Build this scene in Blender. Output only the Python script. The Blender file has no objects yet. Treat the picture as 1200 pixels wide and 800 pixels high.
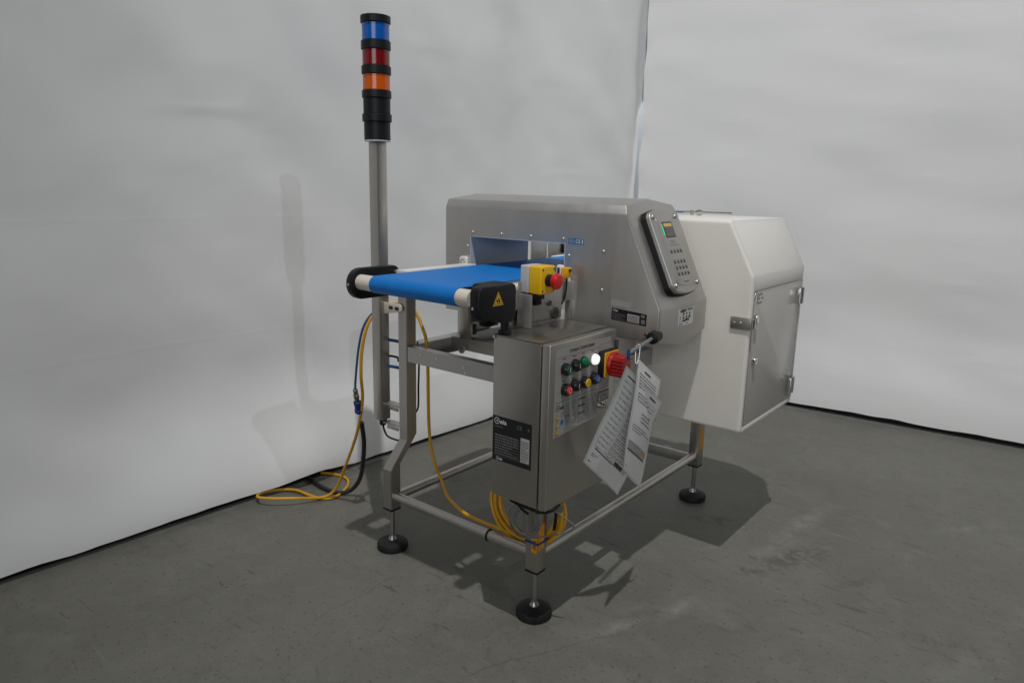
import bpy, bmesh, math, random
from mathutils import Vector, Matrix, noise
random.seed(7)
R = math.radians
scene = bpy.context.scene
COL = scene.collection

# ------------------------------------------------------------ camera, light
cam_d = bpy.data.cameras.new('camera')
cam_d.sensor_width = 36.0
cam_d.lens = 837.815 / 1200.0 * 36.0
cam_d.clip_start = 0.05
cam_d.clip_end = 200
cam = bpy.data.objects.new('camera', cam_d)
COL.objects.link(cam)
yaw, pit, rol = R(38.5558), R(12.1612), R(1.28795)
fw = Vector((-math.sin(yaw) * math.cos(pit), math.cos(yaw) * math.cos(pit), -math.sin(pit)))
rt = Vector((math.cos(yaw), math.sin(yaw), 0))
up = rt.cross(fw)
r2 = rt * math.cos(rol) + up * math.sin(rol)
u2 = up * math.cos(rol) - rt * math.sin(rol)
m = Matrix((r2, u2, -fw)).transposed().to_4x4()
m.translation = Vector((1.68908, -1.49541, 1.20067))
cam.matrix_world = m
scene.camera = cam

world = bpy.data.worlds.new('World')
scene.world = world
world.use_nodes = True
bg = world.node_tree.nodes['Background']
bg.inputs['Color'].default_value = (1.0, 0.97, 0.92, 1)
bg.inputs['Strength'].default_value = 0.045

def hall_or_gap_lamp(loc, watts, radius=0.12, col=(1.0, 0.995, 0.975)):
    d = bpy.data.lights.new('high_bay_or_gap_lamp', 'POINT')
    d.energy = watts
    d.shadow_soft_size = radius
    d.color = col
    o = bpy.data.objects.new('high_bay_or_gap_lamp', d)
    o.location = loc
    COL.objects.link(o)
    return o

kb = hall_or_gap_lamp((2.30, -1.72, 8.0), 1430, 0.06)
kb.data.type = 'SPOT'                                  # a reflector lamp: its cone falls off softly
kb.data.spot_size = R(62); kb.data.spot_blend = 1.0
kb.rotation_euler = (Vector((0.95, 1.7, 0.8)) - Vector(kb.location)).to_track_quat('-Z', 'Y').to_euler()
kb.data.energy = 1440                    # lamp nearly overhead: floor shadow of the machine
hall_or_gap_lamp((9.2, -2.05, 8.15), 400, 0.08, (0.86, 0.94, 1.0))                     # next lamp of the row: pole shadow on the left curtain
def fill_panel(loc, sx, sy, watts):
    d = bpy.data.lights.new('front_fill_light', 'AREA')
    d.shape = 'RECTANGLE'
    d.size, d.size_y = sx, sy
    d.energy = watts
    d.color = (0.97, 0.985, 1.0)
    o = bpy.data.objects.new('front_fill_light', d)
    o.location = loc
    tgt = Vector((0.3, 1.2, 1.0))
    o.rotation_euler = (tgt - Vector(loc)).to_track_quat('-Z', 'Y').to_euler()
    COL.objects.link(o)
fill_panel((5.5, -9.0, 3.2), 6.0, 3.5, 185)           # soft fill light added far behind the camera, source unseen

vs = scene.view_settings
vs.view_transform = 'Standard'
vs.look = 'None'
vs.exposure = 0.0
vs.gamma = 1.0

# ------------------------------------------------------------ materials
def mat(name, col, rough=0.5, metal=0.0, spec=0.5, **kw):
    mt = bpy.data.materials.new(name)
    mt.use_nodes = True
    b = mt.node_tree.nodes['Principled BSDF']
    b.inputs['Base Color'].default_value = (*col, 1)
    b.inputs['Roughness'].default_value = rough
    b.inputs['Metallic'].default_value = metal
    b.inputs['Specular IOR Level'].default_value = spec
    for k, v in kw.items():
        b.inputs[k.replace('_', ' ')].default_value = v
    return mt

def nodes(mt):
    nt = mt.node_tree
    return nt, nt.nodes, nt.links, nt.nodes['Principled BSDF']

def add_wear(mt, scale=(40, 40, 40), amount=0.12, bump=0.02, rough_var=0.1, detail=4):
    """colour and roughness variation plus a little relief, from noise in object space"""
    nt, N, L, b = nodes(mt)
    tc = N.new('ShaderNodeTexCoord'); mp = N.new('ShaderNodeMapping')
    mp.inputs['Scale'].default_value = scale
    nz = N.new('ShaderNodeTexNoise'); nz.inputs['Scale'].default_value = 1.0
    nz.inputs['Detail'].default_value = detail
    L.new(tc.outputs['Object'], mp.inputs['Vector']); L.new(mp.outputs[0], nz.inputs['Vector'])
    c = b.inputs['Base Color'].default_value[:]
    mx = N.new('ShaderNodeMix'); mx.data_type = 'RGBA'
    mx.inputs[6].default_value = tuple(x * (1 - amount) for x in c[:3]) + (1,)
    mx.inputs[7].default_value = tuple(min(1, x * (1 + amount)) for x in c[:3]) + (1,)
    L.new(nz.outputs['Fac'], mx.inputs[0]); L.new(mx.outputs[2], b.inputs['Base Color'])
    mr = N.new('ShaderNodeMapRange')
    r = b.inputs['Roughness'].default_value
    mr.inputs['To Min'].default_value = max(0.02, r - rough_var); mr.inputs['To Max'].default_value = min(1, r + rough_var)
    L.new(nz.outputs['Fac'], mr.inputs['Value']); L.new(mr.outputs[0], b.inputs['Roughness'])
    if bump:
        bp = N.new('ShaderNodeBump'); bp.inputs['Strength'].default_value = bump; bp.inputs['Distance'].default_value = 0.002
        L.new(nz.outputs['Fac'], bp.inputs['Height']); L.new(bp.outputs[0], b.inputs['Normal'])
    return mt

def brushed(name, col, rough, scale, bump=0.05):
    mt = mat(name, col, rough, 1.0)
    nt, N, L, b = nodes(mt)
    tc = N.new('ShaderNodeTexCoord'); mp = N.new('ShaderNodeMapping'); mp.inputs['Scale'].default_value = scale
    nz = N.new('ShaderNodeTexNoise'); nz.inputs['Scale'].default_value = 1; nz.inputs['Detail'].default_value = 5
    L.new(tc.outputs['Object'], mp.inputs['Vector']); L.new(mp.outputs[0], nz.inputs['Vector'])
    big = N.new('ShaderNodeTexNoise'); big.inputs['Scale'].default_value = 9; big.inputs['Detail'].default_value = 6
    mpb = N.new('ShaderNodeMapping'); mpb.inputs['Scale'].default_value = (2.2, 2.2, 0.45); L.new(tc.outputs['Object'], mpb.inputs['Vector']); L.new(mpb.outputs[0], big.inputs['Vector'])
    ad = N.new('ShaderNodeMath'); ad.operation = 'ADD'
    L.new(nz.outputs['Fac'], ad.inputs[0]); L.new(big.outputs['Fac'], ad.inputs[1])
    mr = N.new('ShaderNodeMapRange'); mr.inputs['From Min'].default_value = 0.6; mr.inputs['From Max'].default_value = 1.4
    mr.inputs['To Min'].default_value = rough - 0.05; mr.inputs['To Max'].default_value = rough + 0.05
    L.new(ad.outputs[0], mr.inputs['Value']); L.new(mr.outputs[0], b.inputs['Roughness'])
    mx = N.new('ShaderNodeMix'); mx.data_type = 'RGBA'
    mx.inputs[6].default_value = tuple(x * 0.94 for x in col) + (1,); mx.inputs[7].default_value = tuple(min(1, x * 1.06) for x in col) + (1,)
    L.new(ad.outputs[0], mx.inputs[0]); mx.clamp_factor = True
    mr2 = N.new('ShaderNodeMapRange'); mr2.inputs['From Min'].default_value = 0.6; mr2.inputs['From Max'].default_value = 1.4
    L.new(ad.outputs[0], mr2.inputs['Value']); L.new(mr2.outputs[0], mx.inputs[0])
    L.new(mx.outputs[2], b.inputs['Base Color'])
    bp = N.new('ShaderNodeBump'); bp.inputs['Strength'].default_value = bump; bp.inputs['Distance'].default_value = 0.001
    L.new(nz.outputs['Fac'], bp.inputs['Height']); L.new(bp.outputs[0], b.inputs['Normal'])
    return mt

ST = (0.555, 0.540, 0.520)
M = {}
M['steel'] = brushed('bead_blasted_steel', ST, 0.47, (260, 260, 8), 0.02)
M['steel_v'] = brushed('brushed_steel_vertical', (0.49, 0.465, 0.43), 0.37, (420, 420, 12), 0.06)
M['steel_h'] = brushed('brushed_steel_horizontal', (0.53, 0.505, 0.465), 0.40, (300, 300, 10), 0.015)
M['steel_top'] = brushed('brushed_steel_lid', (0.40, 0.385, 0.36), 0.34, (12, 420, 12), 0.015)
M['spindle_steel'] = mat('dull_threaded_steel', (0.42, 0.41, 0.39), 0.34, 1.0)
M['chrome'] = mat('polished_steel', (0.72, 0.71, 0.69), 0.16, 1.0)
M['dark_metal'] = mat('dark_oxidised_metal', (0.10, 0.098, 0.092), 0.5, 0.8)
M['black'] = add_wear(mat('black_plastic', (0.009, 0.0095, 0.011), 0.45, spec=0.3), (120, 120, 120), 0.2, 0.1)
M['pe_thin'] = mat('thin_white_polyethylene', (0.82, 0.79, 0.75), 0.42, spec=0.4, Subsurface_Weight=1.0, Subsurface_Scale=0.08, Subsurface_Radius=(1.0, 0.95, 0.88))
M['pe_white'] = add_wear(mat('white_plastic', (0.74, 0.725, 0.69), 0.42), (40, 40, 40), 0.03, 0.02)
M['rubber'] = add_wear(mat('black_rubber', (0.009, 0.0095, 0.0095), 0.6, spec=0.3), (80, 80, 80), 0.3, 0.15)
M['blackpaint'] = mat('black_label_print', (0.010, 0.011, 0.012), 0.35)
M['whiteprint'] = mat('white_label_print', (0.62, 0.62, 0.60), 0.5)
M['greyprint'] = mat('grey_label_print', (0.17, 0.17, 0.17), 0.5)
M['darkprint'] = mat('dark_text_print', (0.045, 0.045, 0.045), 0.5)
M['panelprint'] = mat('silver_panel_film', (0.33, 0.325, 0.305), 0.5)
M['labelgrey'] = mat('grey_label_film', (0.42, 0.41, 0.40), 0.5)
M['redprint'] = mat('red_print', (0.45, 0.04, 0.03), 0.5)
M['blueprint'] = mat('blue_label_print', (0.01, 0.16, 0.36), 0.4)
M['yellowprint'] = mat('yellow_print', (0.80, 0.46, 0.02), 0.45)
M['belt'] = add_wear(mat('blue_belt', (0.005, 0.175, 0.56), 0.5, spec=0.25), (30, 9, 30), 0.09, 0.02, 0.09, 7)
M['pe'] = add_wear(mat('white_polyethylene', (0.80, 0.765, 0.715), 0.42, spec=0.4, Subsurface_Weight=0.55, Subsurface_Scale=0.025, Subsurface_Radius=(1.0, 0.9, 0.75)), (14, 14, 14), 0.025, 0.03, 0.06)
M['nylon'] = add_wear(mat('cream_nylon', (0.70, 0.64, 0.55), 0.5), (60, 60, 60), 0.06, 0.03)
M['yellow'] = mat('yellow_plastic', (0.84, 0.50, 0.008), 0.38)
M['amberplastic'] = mat('yellow_orange_plastic', (0.78, 0.38, 0.012), 0.4)
M['red'] = mat('red_plastic', (0.34, 0.010, 0.012), 0.38)
M['redbright'] = mat('red_button_plastic', (0.62, 0.014, 0.012), 0.32)
M['greyplastic'] = mat('grey_plastic', (0.50, 0.52, 0.55), 0.45)
M['orange_sticker'] = add_wear(mat('orange_sticker', (0.74, 0.31, 0.012), 0.5), (200, 200, 200), 0.3, 0.0)
M['yellow_cable'] = add_wear(mat('yellow_cable_jacket', (0.66, 0.34, 0.008), 0.42), (50, 50, 50), 0.12, 0.03)
M['blue_hose'] = mat('blue_air_hose', (0.006, 0.075, 0.21), 0.35)
M['black_hose'] = add_wear(mat('black_rubber_hose', (0.018, 0.016, 0.017), 0.5), (60, 60, 60), 0.2, 0.05)
M['brass'] = mat('dull_brass_fitting', (0.34, 0.30, 0.24), 0.35, 1.0)
M['bluecoup'] = mat('blue_coupling', (0.010, 0.040, 0.20), 0.4)
M['grey_cable'] = mat('grey_cable_jacket', (0.17, 0.175, 0.175), 0.35)
M['blue_lens'] = mat('blue_lens', (0.003, 0.12, 0.52), 0.18, Transmission_Weight=0.12, Coat_Weight=0.3)
M['red_lens'] = mat('red_lens', (0.22, 0.004, 0.006), 0.18, Transmission_Weight=0.12, Coat_Weight=0.3)
M['orange_lens'] = mat('orange_lens', (0.72, 0.115, 0.004), 0.18, Transmission_Weight=0.12, Coat_Weight=0.3)
M['green_btn'] = mat('green_button', (0.006, 0.085, 0.045), 0.35)
M['green_lamp'] = mat('green_lamp_lens', (0.004, 0.14, 0.055), 0.15, Coat_Weight=0.5)
M['black_btn'] = mat('black_button', (0.012, 0.012, 0.013), 0.25)
M['yellow_btn'] = mat('yellow_button', (0.72, 0.43, 0.01), 0.35)
M['blue_btn'] = mat('blue_button', (0.015, 0.06, 0.24), 0.35)
M['clear_white'] = mat('clear_white_print', (0.75, 0.75, 0.75), 0.5)
lamp = mat('lit_white_lamp', (0.9, 0.9, 0.86), 0.3)
lamp.node_tree.nodes['Principled BSDF'].inputs['Emission Color'].default_value = (1, 1, 0.93, 1)
lamp.node_tree.nodes['Principled BSDF'].inputs['Emission Strength'].default_value = 0.75
M['lit_lamp'] = lamp
scr = mat('lcd_screen', (0.10, 0.085, 0.08), 0.25)
M['screen'] = scr
sa = mat('lcd_amber_bar', (0.5, 0.30, 0.08), 0.4)
sa.node_tree.nodes['Principled BSDF'].inputs['Emission Color'].default_value = (0.8, 0.45, 0.12, 1)
sa.node_tree.nodes['Principled BSDF'].inputs['Emission Strength'].default_value = 0.18
M['amber_bar'] = sa
gl = mat('green_status_led', (0.05, 0.6, 0.25), 0.4)
gl.node_tree.nodes['Principled BSDF'].inputs['Emission Color'].default_value = (0.1, 0.9, 0.4, 1)
gl.node_tree.nodes['Principled BSDF'].inputs['Emission Strength'].default_value = 0.5
M['green_led'] = gl

# clear smoked door: thin sheet, mostly see-through
dm = bpy.data.materials.new('smoked_clear_sheet'); dm.use_nodes = True
nt = dm.node_tree; nt.nodes.clear()
out = nt.nodes.new('ShaderNodeOutputMaterial'); tr = nt.nodes.new('ShaderNodeBsdfTransparent')
tr.inputs['Color'].default_value = (0.96, 0.955, 0.945, 1)
gs = nt.nodes.new('ShaderNodeBsdfGlossy'); gs.inputs['Roughness'].default_value = 0.16
df = nt.nodes.new('ShaderNodeBsdfDiffuse'); df.inputs['Color'].default_value = (0.90, 0.85, 0.79, 1)
m1 = nt.nodes.new('ShaderNodeMixShader'); m1.inputs[0].default_value = 0.54
m2 = nt.nodes.new('ShaderNodeMixShader')
fr = nt.nodes.new('ShaderNodeFresnel'); fr.inputs['IOR'].default_value = 1.49
nt.links.new(tr.outputs[0], m1.inputs[1]); nt.links.new(df.outputs[0], m1.inputs[2])
nt.links.new(fr.outputs[0], m2.inputs[0]); nt.links.new(m1.outputs[0], m2.inputs[1]); nt.links.new(gs.outputs[0], m2.inputs[2])
nt.links.new(m2.outputs[0], out.inputs['Surface'])
M['clear'] = dm
# plastic sleeve of the papers
pm = mat('clear_plastic_sleeve', (0.72, 0.72, 0.73), 0.18, spec=0.5)
M['sleeve'] = pm
M['paper'] = mat('white_paper_in_sleeve', (0.86, 0.86, 0.87), 0.35, Coat_Weight=0.4, Coat_Roughness=0.12)

# curtain: white tarpaulin, slightly translucent
def curtain_mat(name, axis_scale, crease_rot, crease_scale, seams=()):
    mt = mat(name, (0.80, 0.80, 0.80), 0.55, spec=0.25)
    nt, N, L, b = nodes(mt)
    tc = N.new('ShaderNodeTexCoord'); mp = N.new('ShaderNodeMapping'); mp.inputs['Scale'].default_value = axis_scale
    nz = N.new('ShaderNodeTexNoise'); nz.inputs['Scale'].default_value = 1; nz.inputs['Detail'].default_value = 5; nz.inputs['Roughness'].default_value = 0.55
    L.new(tc.outputs['Object'], mp.inputs['Vector']); L.new(mp.outputs[0], nz.inputs['Vector'])
    n2 = N.new('ShaderNodeTexNoise'); n2.inputs['Scale'].default_value = 1.3; n2.inputs['Detail'].default_value = 7
    L.new(tc.outputs['Object'], n2.inputs['Vector'])
    mx = N.new('ShaderNodeMix'); mx.data_type = 'RGBA'
    mx.inputs[6].default_value = (0.74, 0.745, 0.755, 1); mx.inputs[7].default_value = (0.82, 0.82, 0.815, 1)
    L.new(n2.outputs['Fac'], mx.inputs[0]); L.new(mx.outputs[2], b.inputs['Base Color'])
    bp = N.new('ShaderNodeBump'); bp.inputs['Strength'].default_value = 0.35; bp.inputs['Distance'].default_value = 0.012
    L.new(nz.outputs['Fac'], bp.inputs['Height'])
    fine = N.new('ShaderNodeTexNoise'); fine.inputs['Scale'].default_value = 18; fine.inputs['Detail'].default_value = 3
    L.new(tc.outputs['Object'], fine.inputs['Vector'])
    b2 = N.new('ShaderNodeBump'); b2.inputs['Strength'].default_value = 0.12; b2.inputs['Distance'].default_value = 0.004
    L.new(fine.outputs['Fac'], b2.inputs['Height']); L.new(bp.outputs[0], b2.inputs['Normal'])
    # creases: ridged noise stretched along the pull of the sheet, only in patches
    m3 = N.new('ShaderNodeMapping'); m3.inputs['Rotation'].default_value = crease_rot; m3.inputs['Scale'].default_value = crease_scale
    L.new(tc.outputs['Object'], m3.inputs['Vector'])
    rn = N.new('ShaderNodeTexNoise'); rn.noise_type = 'RIDGED_MULTIFRACTAL'; rn.inputs['Scale'].default_value = 1.0; rn.inputs['Detail'].default_value = 6
    rn.inputs['Roughness'].default_value = 0.68; rn.inputs['Distortion'].default_value = 0.5
    L.new(m3.outputs[0], rn.inputs['Vector'])
    pm_ = N.new('ShaderNodeTexNoise'); pm_.inputs['Scale'].default_value = 1.6; pm_.inputs['Detail'].default_value = 2
    L.new(tc.outputs['Object'], pm_.inputs['Vector'])
    ms_ = N.new('ShaderNodeMapRange'); ms_.inputs['From Min'].default_value = 0.40; ms_.inputs['From Max'].default_value = 0.70
    L.new(pm_.outputs['Fac'], ms_.inputs['Value'])
    pr_ = N.new('ShaderNodeMath'); pr_.operation = 'MULTIPLY'; L.new(rn.outputs['Fac'], pr_.inputs[0]); L.new(ms_.outputs[0], pr_.inputs[1])
    b3 = N.new('ShaderNodeBump'); b3.inputs['Strength'].default_value = 0.55; b3.inputs['Distance'].default_value = 0.010
    L.new(pr_.outputs[0], b3.inputs['Height']); L.new(b2.outputs[0], b3.inputs['Normal'])
    # welded seams of the sheet: two thin raised lines
    sx = N.new('ShaderNodeSeparateXYZ'); L.new(tc.outputs['Object'], sx.inputs[0])
    prev = b3
    for zz in seams:
        df_ = N.new('ShaderNodeMath'); df_.operation = 'SUBTRACT'; df_.inputs[1].default_value = zz; L.new(sx.outputs['Z'], df_.inputs[0])
        ab_ = N.new('ShaderNodeMath'); ab_.operation = 'ABSOLUTE'; L.new(df_.outputs[0], ab_.inputs[0])
        mr_ = N.new('ShaderNodeMapRange'); mr_.inputs['From Min'].default_value = 0.004; mr_.inputs['From Max'].default_value = 0.010; mr_.inputs['To Min'].default_value = 1.0; mr_.inputs['To Max'].default_value = 0.0
        L.new(ab_.outputs[0], mr_.inputs['Value'])
        bb_ = N.new('ShaderNodeBump'); bb_.inputs['Strength'].default_value = 0.07; bb_.inputs['Distance'].default_value = 0.0025
        L.new(mr_.outputs[0], bb_.inputs['Height']); L.new(prev.outputs[0], bb_.inputs['Normal']); prev = bb_
    L.new(prev.outputs[0], b.inputs['Normal'])
    return mt
M['curtain_l'] = curtain_mat('white_tarpaulin', (2.0, 2.2, 1.2), (R(-38), 0, 0), (1.0, 1.6, 5.5), (-1.42, -0.98))
M['curtain_r'] = curtain_mat('white_tarpaulin_wrinkled', (1.0, 2.0, 3.2), (0, R(-8), 0), (1.4, 1.0, 6.5))

# concrete floor
fm = mat('worn_grey_concrete', (0.17, 0.168, 0.155), 0.55, spec=0.35)
nt, N, L, b = nodes(fm)
tc = N.new('ShaderNodeTexCoord')
def noise_node(scale, detail=6, rough=0.6, dist=0.0, vec=None):
    n = N.new('ShaderNodeTexNoise'); n.inputs['Scale'].default_value = scale; n.inputs['Detail'].default_value = detail
    n.inputs['Roughness'].default_value = rough; n.inputs['Distortion'].default_value = dist
    L.new(vec or tc.outputs['Object'], n.inputs['Vector']); return n.outputs['Fac']
def ramp(fac, stops):
    r = N.new('ShaderNodeValToRGB'); e = r.color_ramp.elements
    e[0].position, e[0].color = stops[0][0], (*[stops[0][1]] * 3, 1)
    e[1].position, e[1].color = stops[1][0], (*[stops[1][1]] * 3, 1)
    for p, v in stops[2:]:
        x = e.new(p); x.color = (v, v, v, 1)
    L.new(fac, r.inputs[0]); return r.outputs[0]
def mixc(fac, a, bcol, mode='MIX'):
    x = N.new('ShaderNodeMix'); x.data_type = 'RGBA'; x.blend_type = mode
    if isinstance(fac, float): x.inputs[0].default_value = fac
    else: L.new(fac, x.inputs[0])
    for i, v in ((6, a), (7, bcol)):
        if isinstance(v, tuple): x.inputs[i].default_value = (*v, 1)
        else: L.new(v, x.inputs[i])
    return x.outputs[2]
big = noise_node(1.1, 8, 0.62, 0.4)
c = mixc(ramp(big, [(0.32, 0.0), (0.68, 1.0)]), (0.122, 0.119, 0.101), (0.182, 0.179, 0.155))
mid = noise_node(7.0, 9, 0.7, 0.8)
c = mixc(ramp(mid, [(0.48, 0.0), (0.70, 0.75)]), c, (0.205, 0.201, 0.175))
c = mixc(ramp(noise_node(4.3, 10, 0.75, 1.2), [(0.55, 0.0), (0.70, 0.55)]), c, (0.092, 0.087, 0.074))
# short dark scuffs: stretched noise, thresholded
def stretched(rot, sc, lo, hi, amt, detail=3):
    mp = N.new('ShaderNodeMapping'); mp.inputs['Rotation'].default_value = (0, 0, R(rot)); mp.inputs['Scale'].default_value = sc
    L.new(tc.outputs['Object'], mp.inputs['Vector'])
    return ramp(noise_node(1.0, detail, 0.6, 0.3, mp.outputs[0]), [(lo, 0.0), (hi, amt)])
c = mixc(stretched(38, (4.5, 30, 1), 0.645, 0.69, 0.75, 5), c, (0.062, 0.058, 0.052))
c = mixc(stretched(-52, (4, 26, 1), 0.655, 0.70, 0.65, 5), c, (0.060, 0.057, 0.052))
c = mixc(stretched(10, (2.2, 26, 1), 0.66, 0.72, 0.38), c, (0.26, 0.255, 0.24))
speck = noise_node(70, 2, 0.5)
c = mixc(ramp(speck, [(0.63, 0.0), (0.69, 0.75)]), c, (0.065, 0.062, 0.056))
c = mixc(ramp(noise_node(26, 8, 0.8), [(0.42, 0.0), (0.60, 0.30)]), c, (0.118, 0.115, 0.099))
c = mixc(ramp(noise_node(180, 4, 0.8), [(0.40, 0.0), (0.60, 0.42)]), c, (0.105, 0.103, 0.089))
# fine cracks, only here and there
vo = N.new('ShaderNodeTexVoronoi'); vo.feature = 'DISTANCE_TO_EDGE'; vo.inputs['Scale'].default_value = 0.9
dv = N.new('ShaderNodeTexNoise'); dv.inputs['Scale'].default_value = 3.5; dv.inputs['Detail'].default_value = 6
L.new(tc.outputs['Object'], dv.inputs['Vector'])
va = N.new('ShaderNodeVectorMath'); va.operation = 'MULTIPLY_ADD'; va.inputs[1].default_value = (0.16, 0.16, 0)
L.new(dv.outputs['Color'], va.inputs[0]); L.new(tc.outputs['Object'], va.inputs[2]); L.new(va.outputs[0], vo.inputs['Vector'])
crack = ramp(vo.outputs['Distance'], [(0.0, 0.40), (0.0035, 0.0)])
mk = N.new('ShaderNodeMath'); mk.operation = 'MULTIPLY'
L.new(crack, mk.inputs[0]); L.new(ramp(noise_node(1.7, 3, 0.5), [(0.54, 0.0), (0.60, 1.0)]), mk.inputs[1])
c = mixc(mk.outputs[0], c, (0.06, 0.057, 0.052))
# placed patches: pale rubbed smears, some painting light off the steel, and dark scuff clusters
def patch(cx, cy, rot, rx, ry, col, amt, c, nsc=13.0, lo=0.38, hi=0.68):
    mp = N.new('ShaderNodeMapping'); mp.vector_type = 'TEXTURE'
    mp.inputs['Location'].default_value = (cx, cy, 0); mp.inputs['Rotation'].default_value = (0, 0, R(rot)); mp.inputs['Scale'].default_value = (rx, ry, 1)
    L.new(tc.outputs['Object'], mp.inputs['Vector'])
    ln = N.new('ShaderNodeVectorMath'); ln.operation = 'LENGTH'; L.new(mp.outputs[0], ln.inputs[0])
    f1 = ramp(ln.outputs['Value'], [(0.05, amt), (1.0, 0.0)])
    f2 = ramp(noise_node(nsc, 8, 0.75, 0.6), [(lo, 0.0), (hi, 1.0)])
    mm = N.new('ShaderNodeMath'); mm.operation = 'MULTIPLY'; L.new(f1, mm.inputs[0]); L.new(f2, mm.inputs[1])
    return mixc(mm.outputs[0], c, col)
PALE, DARK = (0.27, 0.265, 0.245), (0.055, 0.052, 0.046)
for a in ((1.01, 1.10, 84, 0.30, 0.055, PALE, 0.85), (0.99, 0.82, 60, 0.12, 0.05, PALE, 0.55), (0.81, 0.10, 70, 0.10, 0.035, PALE, 0.7), (0.905, 0.31, 80, 0.13, 0.035, PALE, 0.8),
          (0.235, 0.56, 20, 0.10, 0.05, PALE, 0.35), (1.48, 1.47, 50, 0.22, 0.03, PALE, 0.5), (1.58, 0.54, 70, 0.14, 0.05, PALE, 0.4)):
    c = patch(*a, c)
for a in ((1.07, 0.84, 65, 0.26, 0.085, DARK, 0.7), (1.27, 0.80, 60, 0.10, 0.03, DARK, 0.5), (1.00, 0.65, 20, 0.10, 0.04, DARK, 0.7), (0.745, 0.93, 30, 0.15, 0.06, DARK, 0.75),
          (0.52, 0.50, 40, 0.09, 0.035, DARK, 0.6), (-0.254, 0.56, 10, 0.14, 0.05, DARK, 0.6), (-0.62, -0.56, 80, 0.10, 0.03, DARK, 0.5), (1.50, 0.62, 20, 0.10, 0.035, DARK, 0.5)):
    c = patch(*a, c, 24.0, 0.47, 0.55)
L.new(c, b.inputs['Base Color'])
rg = N.new('ShaderNodeMapRange'); rg.inputs['To Min'].default_value = 0.42; rg.inputs['To Max'].default_value = 0.68
L.new(mid, rg.inputs['Value']); L.new(rg.outputs[0], b.inputs['Roughness'])
bp = N.new('ShaderNodeBump'); bp.inputs['Strength'].default_value = 0.25; bp.inputs['Distance'].default_value = 0.003
L.new(mid, bp.inputs['Height']); L.new(bp.outputs[0], b.inputs['Normal'])
M['floor'] = fm

# ------------------------------------------------------------ mesh helpers
WL = {}                                            # world location of every object

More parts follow.
